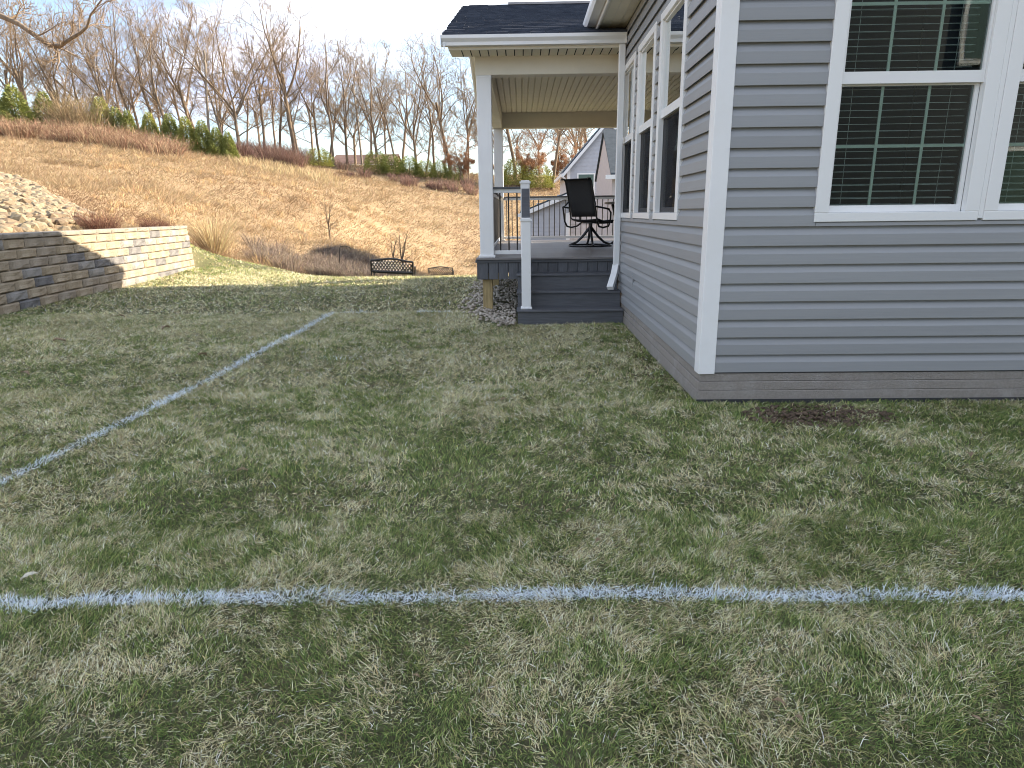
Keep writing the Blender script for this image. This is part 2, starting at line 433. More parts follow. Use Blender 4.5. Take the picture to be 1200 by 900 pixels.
def sided_wall(parent, wname, origin, rotz, length, ztop, openings, corner=0.05, zbase=C0, ranges=None):
    """Backing wall with openings plus one siding plank per course and gap. Local x runs along the wall, outward is local -y."""
    M = Matrix.Translation(Vector(origin)) @ Matrix.Rotation(rotz, 4, 'Z')
    b = MB()
    xs = sorted({0.0, length} | {v for o in openings for v in o[:2]})
    for xa, xb in zip(xs[:-1], xs[1:]):
        zs = [zbase - .06, ztop]
        mid = (xa + xb) / 2
        cuts = [(o[2], o[3]) for o in openings if o[0] < mid < o[1]]
        z = zs[0]
        for (za, zb) in sorted(cuts): b.box((xa, .016, z), (xb, .12, za), M); z = zb
        b.box((xa, .016, z), (xb, .12, ztop), M)
    w = b.build(wname, MATS['siding'], parent)
    k = 0
    while zbase + k * CH < ztop - .02:
        z0 = zbase + k * CH; z1 = z0 + CH; k += 1
        segs = [(corner, length - .002)]
        extra = []
        for o in openings:
            if z1 > o[2] + .012 and z0 < o[3] - .012:
                ns = []
                for (a, c_) in segs:
                    if o[0] > a and o[1] < c_: ns += [(a, o[0]), (o[1], c_)]
                    else: ns.append((a, c_))
                segs = ns
                if z0 < o[2] - .012: extra.append((o[0] + .003, o[1] - .003, z0, (o[2] - z0) / CH))
                if z1 > o[3] + .012: extra.append((o[0] + .003, o[1] - .003, o[3], (z1 - o[3]) / CH))
        for (a, c_) in segs:
            if c_ - a > .02: put('siding_plank', plank_mesh(c_ - a), w, M @ Vector((a, random.uniform(-.0008, .0008), z0 + random.uniform(-.0008, .0008))), (random.uniform(-.006, .006), random.uniform(-.0004, .0004) * min(1, 4 / (c_ - a)), rotz))
        for (a, c_, zz, hs) in extra: put('siding_plank', plank_mesh(c_ - a, hs), w, M @ Vector((a, 0, zz)), (0, 0, rotz))
    return w

W1 = (1.95, 4.10, 1.25, 3.00)          # twin window of the front wall: x0, x1, z0, z1
WL = [(5.40, 6.35), (6.57, 7.49), (7.69, 8.60)]; WLZ = (1.26, 2.97)
sided_wall(house, 'front_wall', (HX, HY, 0), 0, 15.7, EAVE + .05, [(W1[0] - HX, W1[1] - HX, W1[2], W1[3])])
sided_wall(house, 'side_wall', (HX, HYB, 0), -math.pi / 2, HYB - HY, EAVE + .05, [(HYB - b, HYB - a, *WLZ) for a, b in WL], corner=.002)
sided_wall(house, 'porch_wall', (4.2, 14.4, 0), -math.pi / 2, 14.4 - HYB, 3.3, [], corner=.002, zbase=C0 + 5 * CH)
# plain walls out of sight close the body
m = MB(); m.box((HX + .13, HYB - .12, 0), (4.2, HYB, EAVE + .05)); m.box((4.33, 14.28, 0), (17, 14.4, EAVE)); m.box((16.88, HY + .13, 0), (17, 14.27, EAVE + .05)); m.box((4.22, HYB + .001, 0), (4.32, 14.28, .74))
m.build('back_wall', MATS['siding'], house)
# foundation: three rough bands, the lower ones standing a little proud
fd = MB(); fd.box((HX + .02, HY + .02, -.3), (17, HYB - .02, .21)); fnd = fd.build('foundation', MATS['concrete'], house)
for z0, z1, d in ((-.2, .084, .030), (.0855, .148, .025), (.1495, .206, .016)):
    m = MB(); m.box((HX - d, HY - d, z0), (17, HY + .03, z1), bev=.004); m.box((HX - d + .0008, HY + .03, z0), (HX + .03, HYB, z1 - .001), bev=.004)
    m.build('concrete_band', MATS['concrete'], fnd)
m = MB(); m.box((HX - .036, HY - .036, -.1), (17, HY - .0305, .022)); m.build('flashing', MATS['flashing'], fnd)
# starter strip below the first course and the corner post
m = MB(); m.box((HX - .004, HY - .004, .20), (17, HY + .006, .2155)); m.box((HX - .004, HY + .007, .20), (HX + .006, HYB, .2155)); m.build('starter_strip', MATS['flashing'], house)
m = MB(); m.box((HX - .032, HY - .032, .205), (HX + .082, HY + .004, EAVE), bev=.004); m.box((HX - .0325, HY + .0045, .205), (HX + .004, HY + .082, EAVE), bev=.004)
m.build('corner_post', MATS['white_trim'], house)
m = MB(); m.box((HX - .032, HYB - .055, .205), (HX + .004, HYB + .02, EAVE)); m.build('corner_post', MATS['white_trim'], house)

def window(parent, M, W, H, muntins, slats, meet, screen=True, gl='glass'):
    """Double-hung unit, bottom left of the opening at M, outward is local -y."""
    tr = lambda mb: (setattr(mb, 'v', [tuple(M @ Vector(p)) for p in mb.v]), mb)[1]
    def part(name, mt, fn, par):
        b = MB(); fn(b); return tr(b).build(name, MATS[mt], par)
    c = .075
    def cas(b):
        b.box((-.012, -.034, -.012), (W + .012, .02, c * .62), bev=.003); b.box((-.012, -.034, H - c * .7), (W + .012, .02, H + .012), bev=.003)
        b.box((-.012, -.0335, c * .62 + .0005), (c, .02, H - c * .7 - .0005), bev=.003); b.box((W - c, -.0335, c * .62 + .0005), (W + .012, .02, H - c * .7 - .0005), bev=.003)
        b.box((-.012, .0205, -.012), (.02, .12, H)); b.box((W - .02, .0205, -.012), (W + .012, .12, H)); b.box((.021, .0205, -.012), (W - .021, .12, .02)); b.box((.021, .0205, H - .02), (W - .021, .12, H))
    w = part('window', 'white_vinyl', cas, parent)
    x0, x1, z0, z1 = c + .001, W - c - .001, c * .62 + .001, H - c * .7 - .001
    def sash(b, a, e, yo, fw_, top, bot):
        b.box((x0, yo, a), (x0 + fw_, yo + .03, e)); b.box((x1 - fw_, yo, a), (x1, yo + .03, e)); b.box((x0 + fw_, yo + .0005, a), (x1 - fw_, yo + .0295, a + bot)); b.box((x0 + fw_, yo + .0005, e - top), (x1 - fw_, yo + .0295, e))
    part('upper_sash', 'white_vinyl', lambda b: sash(b, meet - .001, z1, -.012, .016, .016, .07), w)
    part('lower_sash', 'white_vinyl', lambda b: sash(b, z0, meet + .02, .021, .026, .03, .045), w)
    part('pane', gl, lambda b: b.box((x0 + .01, .004, meet + .03), (x1 - .01, .008, z1 - .005)), w)
    part('pane', 'glass', lambda b: b.box((x0 + .02, .034, z0 + .02), (x1 - .02, .038, meet + .01)), w)
    if screen:
        part('screen', 'insect_screen', lambda b: b.box((x0 + .002, .012, z0 + .002), (x1 - .002, .0125, meet - .004)), w)
    if muntins:
        for (a, e, yo) in ((z0 + .045, meet, .045), (meet + .07, z1 - .016, .012)):
            for i in (1, 2):
                xx = x0 + (x1 - x0) * i / 3
                part('muntin', 'muntin', lambda b: b.box((xx - .009, yo, a), (xx + .009, yo + .006, e)), w)
            zz = (a + e) / 2
            part('muntin', 'muntin', lambda b: b.box((x0 + .02, yo - .0008, zz - .009), (x1 - .02, yo + .0052, zz + .009)), w)
    if slats:
        k = 0; zz = z0 + .05
        b = MB(); b.box((0, -.022, 0), (x1 - x0 - .03, .022, .0028)); bm_ = b.mesh('blind_slat', MATS['blind'])
        q = M.to_euler().z
        while zz < z1 - .03:
            o = put('blind_slat', bm_, w, M @ Vector((x0 + .015, .125, zz)), (R(random.uniform(6, 12)), random.uniform(-.0025, .0025), q))
            zz += .0425
        for xx in (x0 + .13, x1 - .13):
            part('blind_cord', 'blind', lambda b: b.box((xx, .098, z0 + .04), (xx + .002, .100, z1)), w)
    part('room_shade_box', 'room_dark', lambda b: (b.box((.0, .9, -.02), (W, .92, H + .02)), b.box((-.03, .121, -.02), (-.01, .9, H + .02)), b.box((W + .01, .121, -.02), (W + .03, .9, H + .02)), b.box((-.01, .121, -.05), (W + .01, .9, -.021)), b.box((-.01, .121, H + .021), (W + .01, .9, H + .05))), w)  # near-black box added behind the glass, its colour standing in for unlit room
    return w
hw = (W1[1] - W1[0] - .06) / 2
for x in (W1[0], W1[0] + hw + .06):
    window(house, Matrix.Translation((x, HY, W1[2])), hw, W1[3] - W1[2], True, True, 2.085 - W1[2], False)
m = MB(); m.box((W1[0] + hw + .0125, HY - .030, W1[2]), (W1[0] + hw + .0475, HY + .1, W1[3]), bev=.003); m.build('window_mullion', MATS['white_vinyl'], house)
for a, b in WL:
    window(house, Matrix.Translation((HX, b, WLZ[0])) @ Matrix.Rotation(-math.pi / 2, 4, 'Z'), b - a, WLZ[1] - WLZ[0], False, False, 2.12 - WLZ[0], True, 'glass_side')
# small outlet cover on the side wall
m = MB(); m.box((HX - .030, 7.38, .50), (HX - .012, 7.42, .63), bev=.003); m.build('wall_vent', MATS['siding'], house)

# eave along the side wall, roof over the front block
m = MB(); m.box((.93, HY - .35, EAVE), (HX - .016, HYB + .05, EAVE + .02))
sf = m.build('soffit', MATS['soffit_warm_bounce'], house)
for i in range(3):
    m = MB(); m.box((.955 + i * .1, HY - .35, EAVE - .004), (.962 + i * .1, HYB + .05, EAVE - .0005)); m.build('soffit_rib', MATS['beam_white'], sf)
m = MB(); m.box((HX, HY - .35, EAVE), (17.3, HY - .016, EAVE + .02)); m.build('soffit', MATS['soffit_warm_bounce'], house)
m = MB(); m.box((.905, HY - .37, EAVE - .03), (.929, HYB + .05, EAVE + .15), bev=.004); m.box((.93, HY - .37, EAVE - .03), (17.3, HY - .351, EAVE + .15)); m.build('fascia', MATS['white_trim'], house)
m = MB(); m.box((.905, HYB + .051, EAVE - .03), (HX - .02, HYB + .07, EAVE + .2)); m.build('eave_return', MATS['beam_white'], house)
m = MB(); m.prism([(.80, EAVE + .02), (.90, EAVE + .02), (.90, EAVE + .14), (.78, EAVE + .14), (.78, EAVE + .07)], 1, HY - .37, HYB + .05); m.build('gutter', MATS['white_trim'], house)
m = MB(); m.prism([(.82, EAVE + .155), (9.0, EAVE + 3.1), (9.0, EAVE + 3.15), (.82, EAVE + .19)], 1, HY - .4, HYB + .3); m.prism([(9.001, EAVE + 3.1), (17.4, EAVE + .155), (17.4, EAVE + .19), (9.001, EAVE + 3.15)], 1, HY - .4, HYB + .3)
m.prism([(1.3, EAVE + .1), (16.9, EAVE + .1), (9, EAVE + 3.0)], 1, HY, HY + .1); m.prism([(1.3, EAVE + .1), (16.9, EAVE + .1), (9, EAVE + 3.0)], 1, HYB + .1, HYB + .2)
m.build('roof', MATS['shingle'], house)

# ------------------------------------------------------------------ the porch
DZ = .745; PXL = -.60; PYF, PYB = 8.80, 14.40
porch = thing('porch', 'raised covered porch with white posts, white ceiling tinted warm with bounce light and dark shingled roof', 'porch', (0, PYF, 0))
# deck
m = MB(); m.box((PXL + .04, PYF + .05, DZ - .20), (4.19, PYB - .03, DZ - .03)); deck = m.build('deck', MATS['composite_dark'], porch)
bw = .137
_b = MB(); _b.box((0, 0, -.025), (4.2 - PXL - .01, bw - .006, 0), bev=.003); bmesh_full = _b.mesh('deck_board', MATS['deck_board'])
_b = MB(); _b.box((0, 0, -.025), (1.25 - PXL, bw - .006, 0), bev=.003); bmesh_short = _b.mesh('deck_board', MATS['deck_board'])
y = PYF - .035; i = 0
while y < PYB - .02:
    put('deck_board', bmesh_short if y < HYB + .02 else bmesh_full, deck, (PXL, y, DZ)); y += bw; i += 1
# skirt boards
_b = MB(); _b.box((0, 0, 0), (.126, .022, .255), bev=.003); sk = _b.mesh('skirt_board', MATS['composite_skirt'])
x = PXL + .03
while x < 1.2:
    put('skirt_board', sk, deck, (x, PYF + .012 + random.uniform(-.0015, .0015), DZ - .285)); x += .1325
m = MB(); m.box((PXL - .012, PYF - .012, DZ - .062), (1.245, PYF + .011, DZ - .0255), bev=.004); m.build('nosing', MATS['composite_dark'], deck)
m = MB(); m.box((PXL + .005, PYF + .036, DZ - .285), (PXL + .028, PYB, DZ - .026)); m.build('side_skirt', MATS['composite_skirt'], deck)
m = MB(); m.box((PXL + .03, PYB, DZ - .285), (4.19, PYB + .022, DZ - .026)); m.build('back_skirt', MATS['composite_skirt'], deck)
for px_, py_ in ((-.46, 8.95), (-.46, 11.6), (-.46, 14.2), (1.9, 14.2), (1.5, 11.6)):
    m = MB(); m.box((px_ - .066, py_ - .066, -.8), (px_ + .066, py_ + .066, DZ - .201), bev=.006); m.build('support_post', MATS['treated_wood'], porch)
# columns and beams
BZ0, BZ1 = 2.985, 3.25
for py_, px_ in ((8.93, -.455), (14.24, -.455), (14.24, 3.9)):
    m = MB(); h_ = .092
    m.box((px_ - h_, py_ - h_, DZ), (px_ + h_, py_ + h_, BZ0 - .002), bev=.006); col = m.build('column', MATS['white_trim'], porch)
    m = MB(); m.box((px_ - h_ - .018, py_ - h_ - .018, DZ + .0005), (px_ + h_ + .018, py_ + h_ + .018, DZ + .035), bev=.006); m.build('column_base', MATS['white_trim'], col)
    m = MB(); m.box((px_ - h_ - .004, py_ - h_ - .004, BZ0 - .03), (px_ + h_ + .004, py_ + h_ + .004, BZ0 - .004)); m.build('column_cap', MATS['white_trim'], col)
m = MB(); m.box((-.56, 8.84, BZ0), (1.252, 9.02, BZ1), bev=.004); m.build('front_beam', MATS['beam_white'], porch)
m = MB(); m.box((-.558, 9.021, BZ0 + .001), (-.37, 14.149, BZ1)); m.build('side_beam', MATS['beam_white'], porch)
m = MB(); m.box((-.56, 14.15, BZ0), (4.19, 14.33, BZ1 + .03), bev=.004); m.build('back_beam', MATS['beam_white'], porch)
# beaded ceiling strips running away from the camera
cb = MB(); cb.box((-.5, 8.9, BZ1 + .052), (4.2, 14.3, BZ1 + .07)); ceil = cb.build('ceiling', MATS['soffit_warm_bounce'], porch)
_b = MB(); _b.prism([(0, .04), (.006, .022), (.012, .018), (.083, .018), (.089, .022), (.095, .04)], 1, 0, 14.148 - 9.022); csm = _b.mesh('ceiling_strip', MATS['soffit_warm_bounce'])
x = -.368
while x < 4.1:
    put('ceiling_strip', csm, ceil, (x, 9.022, BZ1 + .01)); x += .1
m = MB(); m.tube([(.72, 10.1, BZ1 + .02), (.72, 10.1, BZ1 + .05)], [.085, .09], 20); m.build('ceiling_light', MATS['white_vinyl'], ceil)
# front eave: soffit, fascia, gutter
GZ = 3.215
m = MB(); m.box((-.84, 8.46, GZ - .02), (1.25, 8.839, GZ - .004)); so = m.build('eave_soffit', MATS['soffit_warm_bounce'], porch)
_b = MB(); _b.box((0, 0, 0), (.012, .34, .006)); ss = _b.mesh('soffit_slot', MATS['room_dark'])
x = -.7
while x < 1.2: put('soffit_slot', ss, so, (x, 8.48, GZ - .0215)); x += .105
m = MB(); m.box((-.84, 8.43, GZ - .03), (1.25, 8.459, GZ + .12)); m.build('fascia', MATS['beam_white'], porch)
m = MB(); m.prism([(8.429, GZ + .0), (8.35, GZ + .0), (8.345, GZ + .035), (8.315, GZ + .07), (8.312, GZ + .105), (8.32, GZ + .105), (8.322, GZ + .08), (8.36, GZ + .06), (8.429, GZ + .05)], 0, -.915, 1.235)
gu = m.build('gutter', MATS['white_trim'], porch)
m = MB(); m.box((-.919, 8.310, GZ - .002), (-.9155, 8.43, GZ + .108)); m.box((1.2355, 8.310, GZ - .002), (1.239, 8.43, GZ + .108)); m.build('gutter_end', MATS['white_trim'], gu)
m = MB(); m.box((1.16, 8.37, .66), (1.238, 8.425, GZ - .001), bev=.008); ds = m.build('downspout', MATS['white_trim'], porch)
m = MB()
for (p0, p1) in (((1.199, 8.3975, .664), (1.172, 8.335, .56)), ((1.173, 8.337, .563), (1.10, 8.17, .40))):
    d_ = (Vector(p1) - Vector(p0)).normalized(); s_ = Vector((.86, -.5, 0)); n_ = d_.cross(s_).normalized(); s_ = n_.cross(d_)
    m.add([tuple(Vector(p) + s_ * (.039 * i) + n_ * (.028 * j)) for p in (p0, p1) for i, j in ((-1, -1), (1, -1), (1, 1), (-1, 1))], [(0, 1, 5, 4), (1, 2, 6, 5), (2, 3, 7, 6), (3, 0, 4, 7), (3, 2, 1, 0), (4, 5, 6, 7)])
m.build('downspout_elbow', MATS['white_trim'], ds)
# roof: gable with the ridge along x; its courses step in real relief
RY0, RZ0, RYR, RZR = 8.34, 3.33, 11.62, 4.53
RX0, RX1 = -.90, 9.0
sl = math.hypot(RYR - RY0, RZR - RZ0); n = 24
m = MB()
m.prism([(RY0 + .05, RZ0 - .02), (RYR, RZR - .05), (2 * RYR - RY0 - .05, RZ0 - .02), (2 * RYR - RY0 - .05, RZ0 - .07), (RYR, RZR - .12), (RY0 + .05, RZ0 - .07)], 0, RX0 + .03, RX1)
rf = m.build('roof', MATS['beam_white'], porch)
vs = MB(); rng = random.Random(3)
for sgn in (1, -1):
    for k in range(n):
        a, b = k / n, (k + 1.12) / n
        x = RX0 - rng.uniform(0, .2)
        while x < 3.2 or (sgn == -1 and x < 3.2):
            w_ = rng.uniform(.12, .34) ; xa, xb = max(x, RX0), x + w_ - .004; x += w_
            if xb <= RX0 + .02: continue
            th = rng.choice((.010, .016))
            def P(t_, up_): yy = RY0 + (RYR - RY0) * t_; return (yy if sgn > 0 else 2 * RYR - yy, RZ0 + (RZR - RZ0) * t_ + up_)
            p0, p1 = P(a, th + .008), P(min(b, 1.0), .002); p2 = P(a, -.012)
            vs.add([(xa, *p0), (xb, *p0), (xb, *p1), (xa, *p1), (xa, *p2), (xb, *p2)], [(0, 1, 2, 3), (4, 5, 1, 0), (4, 0, 3), (5, 2, 1)])
sh = vs.build('shingles', MATS['shingle'], rf); sh['kind'] = 'stuff'
m = MB(); m.prism([(RY0, RZ0 + .001), (RYR, RZR), (2 * RYR - RY0, RZ0 + .001), (2 * RYR - RY0, RZ0 - .018), (RYR, RZR - .02), (RY0, RZ0 - .018)], 0, 3.15, RX1); m.build('roof_sheet', MATS['shingle'], rf)
m = MB(); m.prism([(RYR - .15, RZR - .03), (RYR, RZR + .045), (RYR + .15, RZR - .03)], 0, -.18, 6); m.build('ridge_vent', MATS['shingle'], rf)
m = MB(); m.prism([(RY0 + .0, RZ0 - .005), (RYR, RZR - .025), (2 * RYR - RY0, RZ0 - .005), (2 * RYR - RY0, RZ0 - .13), (RYR, RZR - .17), (RY0, RZ0 - .13)], 0, RX0 + .005, RX0 + .029); m.build('rake_board', MATS['white_trim'], porch)
m = MB(); m.prism([(8.86, BZ1), (14.3, BZ1), (14.3, RZ0 + .05), (RYR, RZR - .15), (8.86, RZ0 + .05)], 0, -.555, -.50); m.build('gable_panel', MATS['beam_white'], porch)
m = MB(); m.prism([(8.46, GZ), (8.84, GZ), (8.84, GZ + .19), (8.46, GZ + .07)], 0, -.85, -.841); m.build('eave_end', MATS['beam_white'], porch)
YB2 = 2 * RYR - 8.43
m = MB(); m.box((-.84, YB2 - .03, GZ - .03), (17, YB2, GZ + .12)); m.box((-.84, 14.34, GZ - .02), (4.2, YB2 - .031, GZ - .004)); m.build('back_fascia', MATS['beam_white'], porch)
m = MB(); m.prism([(RYR * 2 - RY0 + .0, RZ0 - .02), (RYR, RZR - .06), (RY0, RZ0 - .02)], 0, RX1, 17.2); m.build('roof', MATS['shingle'], house)

# railings
def railing(y0=None, x0=None, x1=None, x=None, ya=None, yb=None, first=.06, gap=.112):
    rz0, rz1 = DZ + .085, DZ + .905
    horiz = y0 is not None
    def bx(lo, hi, z0, z1, d, mt, nm, par):
        b = MB()
        if horiz: b.box((lo, y0 - d, z0), (hi, y0 + d, z1), bev=.003)
        else: b.box((x - d, lo, z0), (x + d, hi, z1), bev=.003)
        return b.build(nm, MATS[mt], par)
    lo, hi = (x0, x1) if horiz else (ya, yb)
    rl = bx(lo, hi, rz1 - .075, rz1 - .026, .032, 'white_trim', 'railing', porch)
    bx(lo, hi, rz1 - .0255, rz1, .066, 'composite_dark', 'cap_board', rl)
    bx(lo, hi, rz0 - .045, rz0 + .005, .026, 'white_trim', 'bottom_rail', rl)
    b = MB(); b.tube([(0, 0, rz0 + .005), (0, 0, rz1 - .075)], .0095, 8); bmn = b.mesh('baluster', MATS['black_metal'])
    q = lo + first
    while q < hi - .03:
        put('baluster', bmn, rl, (q, y0, 0) if horiz else (x, q, 0)); q += gap
    return rl
railing(y0=8.93, x0=-.362, x1=-.005, first=.085)
railing(y0=14.24, x0=-.362, x1=3.80)
railing(x=-.455, ya=9.023, yb=14.147)
m = MB(); m.box((-.005, 8.865, DZ), (.115, 8.985, DZ + .96), bev=.005); nw = m.build('newel_post', MATS['white_trim'], porch)
m = MB(); m.box((-.016, 8.854, DZ + .945), (.126, 8.996, DZ + .968)); m.prism([(.0, 8.87), (.11, 8.87), (.11, 8.98), (.0, 8.98)], 2, DZ + .9685, DZ + .985); m.build('newel_cap', MATS['white_trim'], nw)

# ------------------------------------------------------------------ porch steps
steps = thing('porch_steps', 'dark grey composite steps leading up to the porch beside the house wall', 'steps', (.6, 8.3, 0))
SX0, SX1 = -.05, 1.235
ns = [(7.94, .172), (8.22, .363), (8.50, .554)]
for k, (yn, z) in enumerate(ns):
    yb = ns[k + 1][0] + .02 if k < 2 else PYF + .01
    for j, (ya, ye) in enumerate(((yn - .025, yn + .128), (yn + .133, yb))):
        m = MB(); m.box((SX0 - .012, ya, z - .026), (SX1, ye, z), bev=.004); m.build('tread_board', MATS['composite_dark'], steps)
    zb = -.1 if k == 0 else ns[k - 1][1]
    m = MB(); m.box((SX0, yn, zb + .0005), (SX1 - .002, yn + .02, z - .0265)); m.build('riser', MATS['composite_dark'], steps)
m = MB(); m.prism([(7.945, -.1), (8.85, -.1), (8.85, .527), (8.505, .527), (8.505, .336), (8.225, .336), (8.225, .145), (7.945, .145)], 0, SX0 + .001, SX0 + .03); m.build('stringer', MATS['composite_dark'], steps)
m = MB(); m.box((0.0, 7.985, .1725), (.115, 8.10, 1.235), bev=.005); nw = m.build('newel_post', MATS['white_trim'], steps)
m = MB(); m.box((-.012, 7.973, 1.225), (.127, 8.112, 1.248)); m.prism([(.005, 7.99), (.11, 7.99), (.11, 8.095), (.005, 8.095)], 2, 1.2485, 1.262); m.build('newel_cap', MATS['white_trim'], nw)
m = MB(); m.box((-.012, 7.973, .173), (.127, 8.112, .20), bev=.006); m.build('newel_base', MATS['white_trim'], nw)
def slope_box(b, x0, x1, ya, yb, za, zb, t0, t1):
    b.add([(x, yy, zz + t) for x in (x0, x1) for (yy, zz) in ((ya, za), (yb, zb)) for t in (t0, t1)], [(0, 1, 3, 2), (4, 6, 7, 5), (0, 4, 5, 1), (2, 3, 7, 6), (0, 2, 6, 4), (1, 5, 7, 3)])
m = MB(); slope_box(m, .022, .093, 8.113, 8.864, 1.17, 1.60, -.075, -.004); hr = m.build('handrail', MATS['white_trim'], steps)
m = MB(); slope_box(m, .008, .107, 8.113, 8.853, 1.17, 1.60, -.0035, .024); m.build('cap_board', MATS['composite_dark'], hr)
m = MB(); slope_box(m, .03, .085, 8.113, 8.864, .36, .79, -.03, .02); m.build('bottom_rail', MATS['white_trim'], hr)
for k in range(6):
    yy = 8.2 + k * .112; zz = .36 + (yy - 8.113) / .751 * .43
    m = MB(); m.tube([(.057, yy, zz + .02), (.057, yy, zz + .735)], .0095, 8); m.build('baluster', MATS['black_metal'], hr)

# ------------------------------------------------------------------ porch furniture
def loft(rows, th):
    """Sheet through rows of points with thickness along its normal: a sling."""
    b = MB(); nr, nc = len(rows), len(rows[0])
    P = np.array(rows, float)
    nrm = np.zeros_like(P)
    for i in range(nr):
        for j in range(nc):
            u = P[min(i + 1, nr - 1), j] - P[max(i - 1, 0), j]; v = P[i, min(j + 1, nc - 1)] - P[i, max(j - 1, 0)]
            c_ = np.cross(u, v); nrm[i, j] = c_ / (np.linalg.norm(c_) + 1e-9)
    vs = [tuple(p) for p in (P + nrm * th / 2).reshape(-1, 3)] + [tuple(p) for p in (P - nrm * th / 2).reshape(-1, 3)]
    o = nr * nc; fs = []
    for i in range(nr - 1):
        for j in range(nc - 1):
            a, b_, c_, d = i * nc + j, i * nc + j + 1, (i + 1) * nc + j + 1, (i + 1) * nc + j
            fs += [(a, b_, c_, d), (o + d, o + c_, o + b_, o + a)]
    ring = [j for j in range(nc)] + [i * nc + nc - 1 for i in range(1, nr)] + [(nr - 1) * nc + j for j in range(nc - 2, -1, -1)] + [i * nc for i in range(nr - 2, 0, -1)]
    for a, b_ in zip(ring, ring[1:] + ring[:1]): fs.append((b_, a, o + a, o + b_))
    return b.add(vs, fs)
cx, cy = 1.19, 11.55
ch = thing('patio_chair', 'black sling-back swivel patio chair facing the table on the porch', 'chair', (cx, cy, DZ))
CA, SA = math.cos(R(48)), math.sin(R(48))
def cp(pts, dy=0): return [(cx + x * CA - y_ * SA, cy + x * SA + y_ * CA, DZ + z) for x, y_, z in pts]
prof = [(-.47, 1.10), (-.40, 1.105), (-.36, 1.06), (-.315, .92), (-.265, .75), (-.225, .60), (-.20, .50)]
m = loft([cp([(x + .02 * (1 - (2 * j / 6 - 1) ** 2), (j / 6 - .5) * .50, z) for j in range(7)]) for x, z in prof], .012); m.build('back_sling', MATS['sling'], ch, smooth=True)
sp_ = [(-.20, .46), (-.08, .425), (.08, .42), (.22, .44), (.28, .43), (.30, .39)]
m = loft([cp([(x, (j / 6 - .5) * .52, z - .015 * (1 - (2 * j / 6 - 1) ** 2)) for j in range(7)]) for x, z in sp_], .014); m.build('seat_sling', MATS['sling'], ch, smooth=True)
for s_ in (-1, 1):
    m = MB(); m.tube(cp([(-.47, s_ * .265, 1.10), (-.40, s_ * .265, 1.105), (-.36, s_ * .265, 1.06), (-.265, s_ * .265, .75), (-.20, s_ * .27, .47), (.0, s_ * .27, .42), (.28, s_ * .27, .43)]), .014, 8); m.build('side_frame', MATS['black_metal'], ch)
    m = MB(); m.tube(cp([(-.27, s_ * .275, .74), (-.30, s_ * .31, .69), (-.34, s_ * .335, .66), (-.28, s_ * .34, .42), (-.22, s_ * .335, .34), (-.10, s_ * .33, .32), (.06, s_ * .33, .34), (.16, s_ * .29, .41)]), .015, 8); m.build('arm_frame', MATS['black_metal'], ch)
    m = MB(); m.tube(cp([(-.335, s_ * .335, .665), (-.15, s_ * .34, .645), (.05, s_ * .335, .62), (.12, s_ * .33, .56), (.13, s_ * .32, .44)]), .016, 8); m.build('armrest', MATS['black_metal'], ch)
m = MB(); m.tube(cp([(0, 0, .25), (0, 0, .40)]), .035, 10); m.tube(cp([(0, 0, .385), (0, 0, .405)]), .15, 12); m.build('swivel', MATS['black_metal'], ch)
for k in range(4):
    a = math.pi / 4 + k * math.pi / 2; c_, s_ = math.cos(a), math.sin(a)
    m = MB(); m.tube(cp([(0, 0, .33), (.06 * c_, .06 * s_, .26), (.14 * c_, .14 * s_, .16), (.24 * c_, .24 * s_, .07), (.36 * c_, .36 * s_, .022)]), [.024, .024, .022, .02, .02], 8); m.build('leg', MATS['black_metal'], ch)
m = MB(); m.tube(cp([(.36 * math.cos(a), .36 * math.sin(a), .018) for a in np.linspace(0, 2 * math.pi, 25)]), .016, 6); m.build('base_ring', MATS['black_metal'], ch)
tx, ty = 2.05, 11.75
tb = thing('patio_table', 'round black patio table beside the swivel chair on the porch', 'table', (tx, ty, DZ))
m = MB(); m.tube([(tx, ty, DZ + .70), (tx, ty, DZ + .712), (tx, ty, DZ + .735), (tx, ty, DZ + .74)], [.56, .60, .60, .585], 40); m.build('table_top', MATS['black_metal'], tb)
for k in range(4):
    a = math.pi / 4 + k * math.pi / 2 + .25; c_, s_ = math.cos(a), math.sin(a)
    m = MB(); m.tube([(tx + r_ * c_, ty + r_ * s_, DZ + z_) for r_, z_ in ((.50, .70), (.44, .5), (.40, .3), (.42, .12), (.50, .02))], .026, 8); m.build('leg', MATS['black_metal'], tb)
m = MB(); m.tube([(tx + .41 * math.cos(a), ty + .41 * math.sin(a), DZ + .25) for a in np.linspace(0, 2 * math.pi, 33)], .012, 6); m.build('leg_ring', MATS['black_metal'], tb)
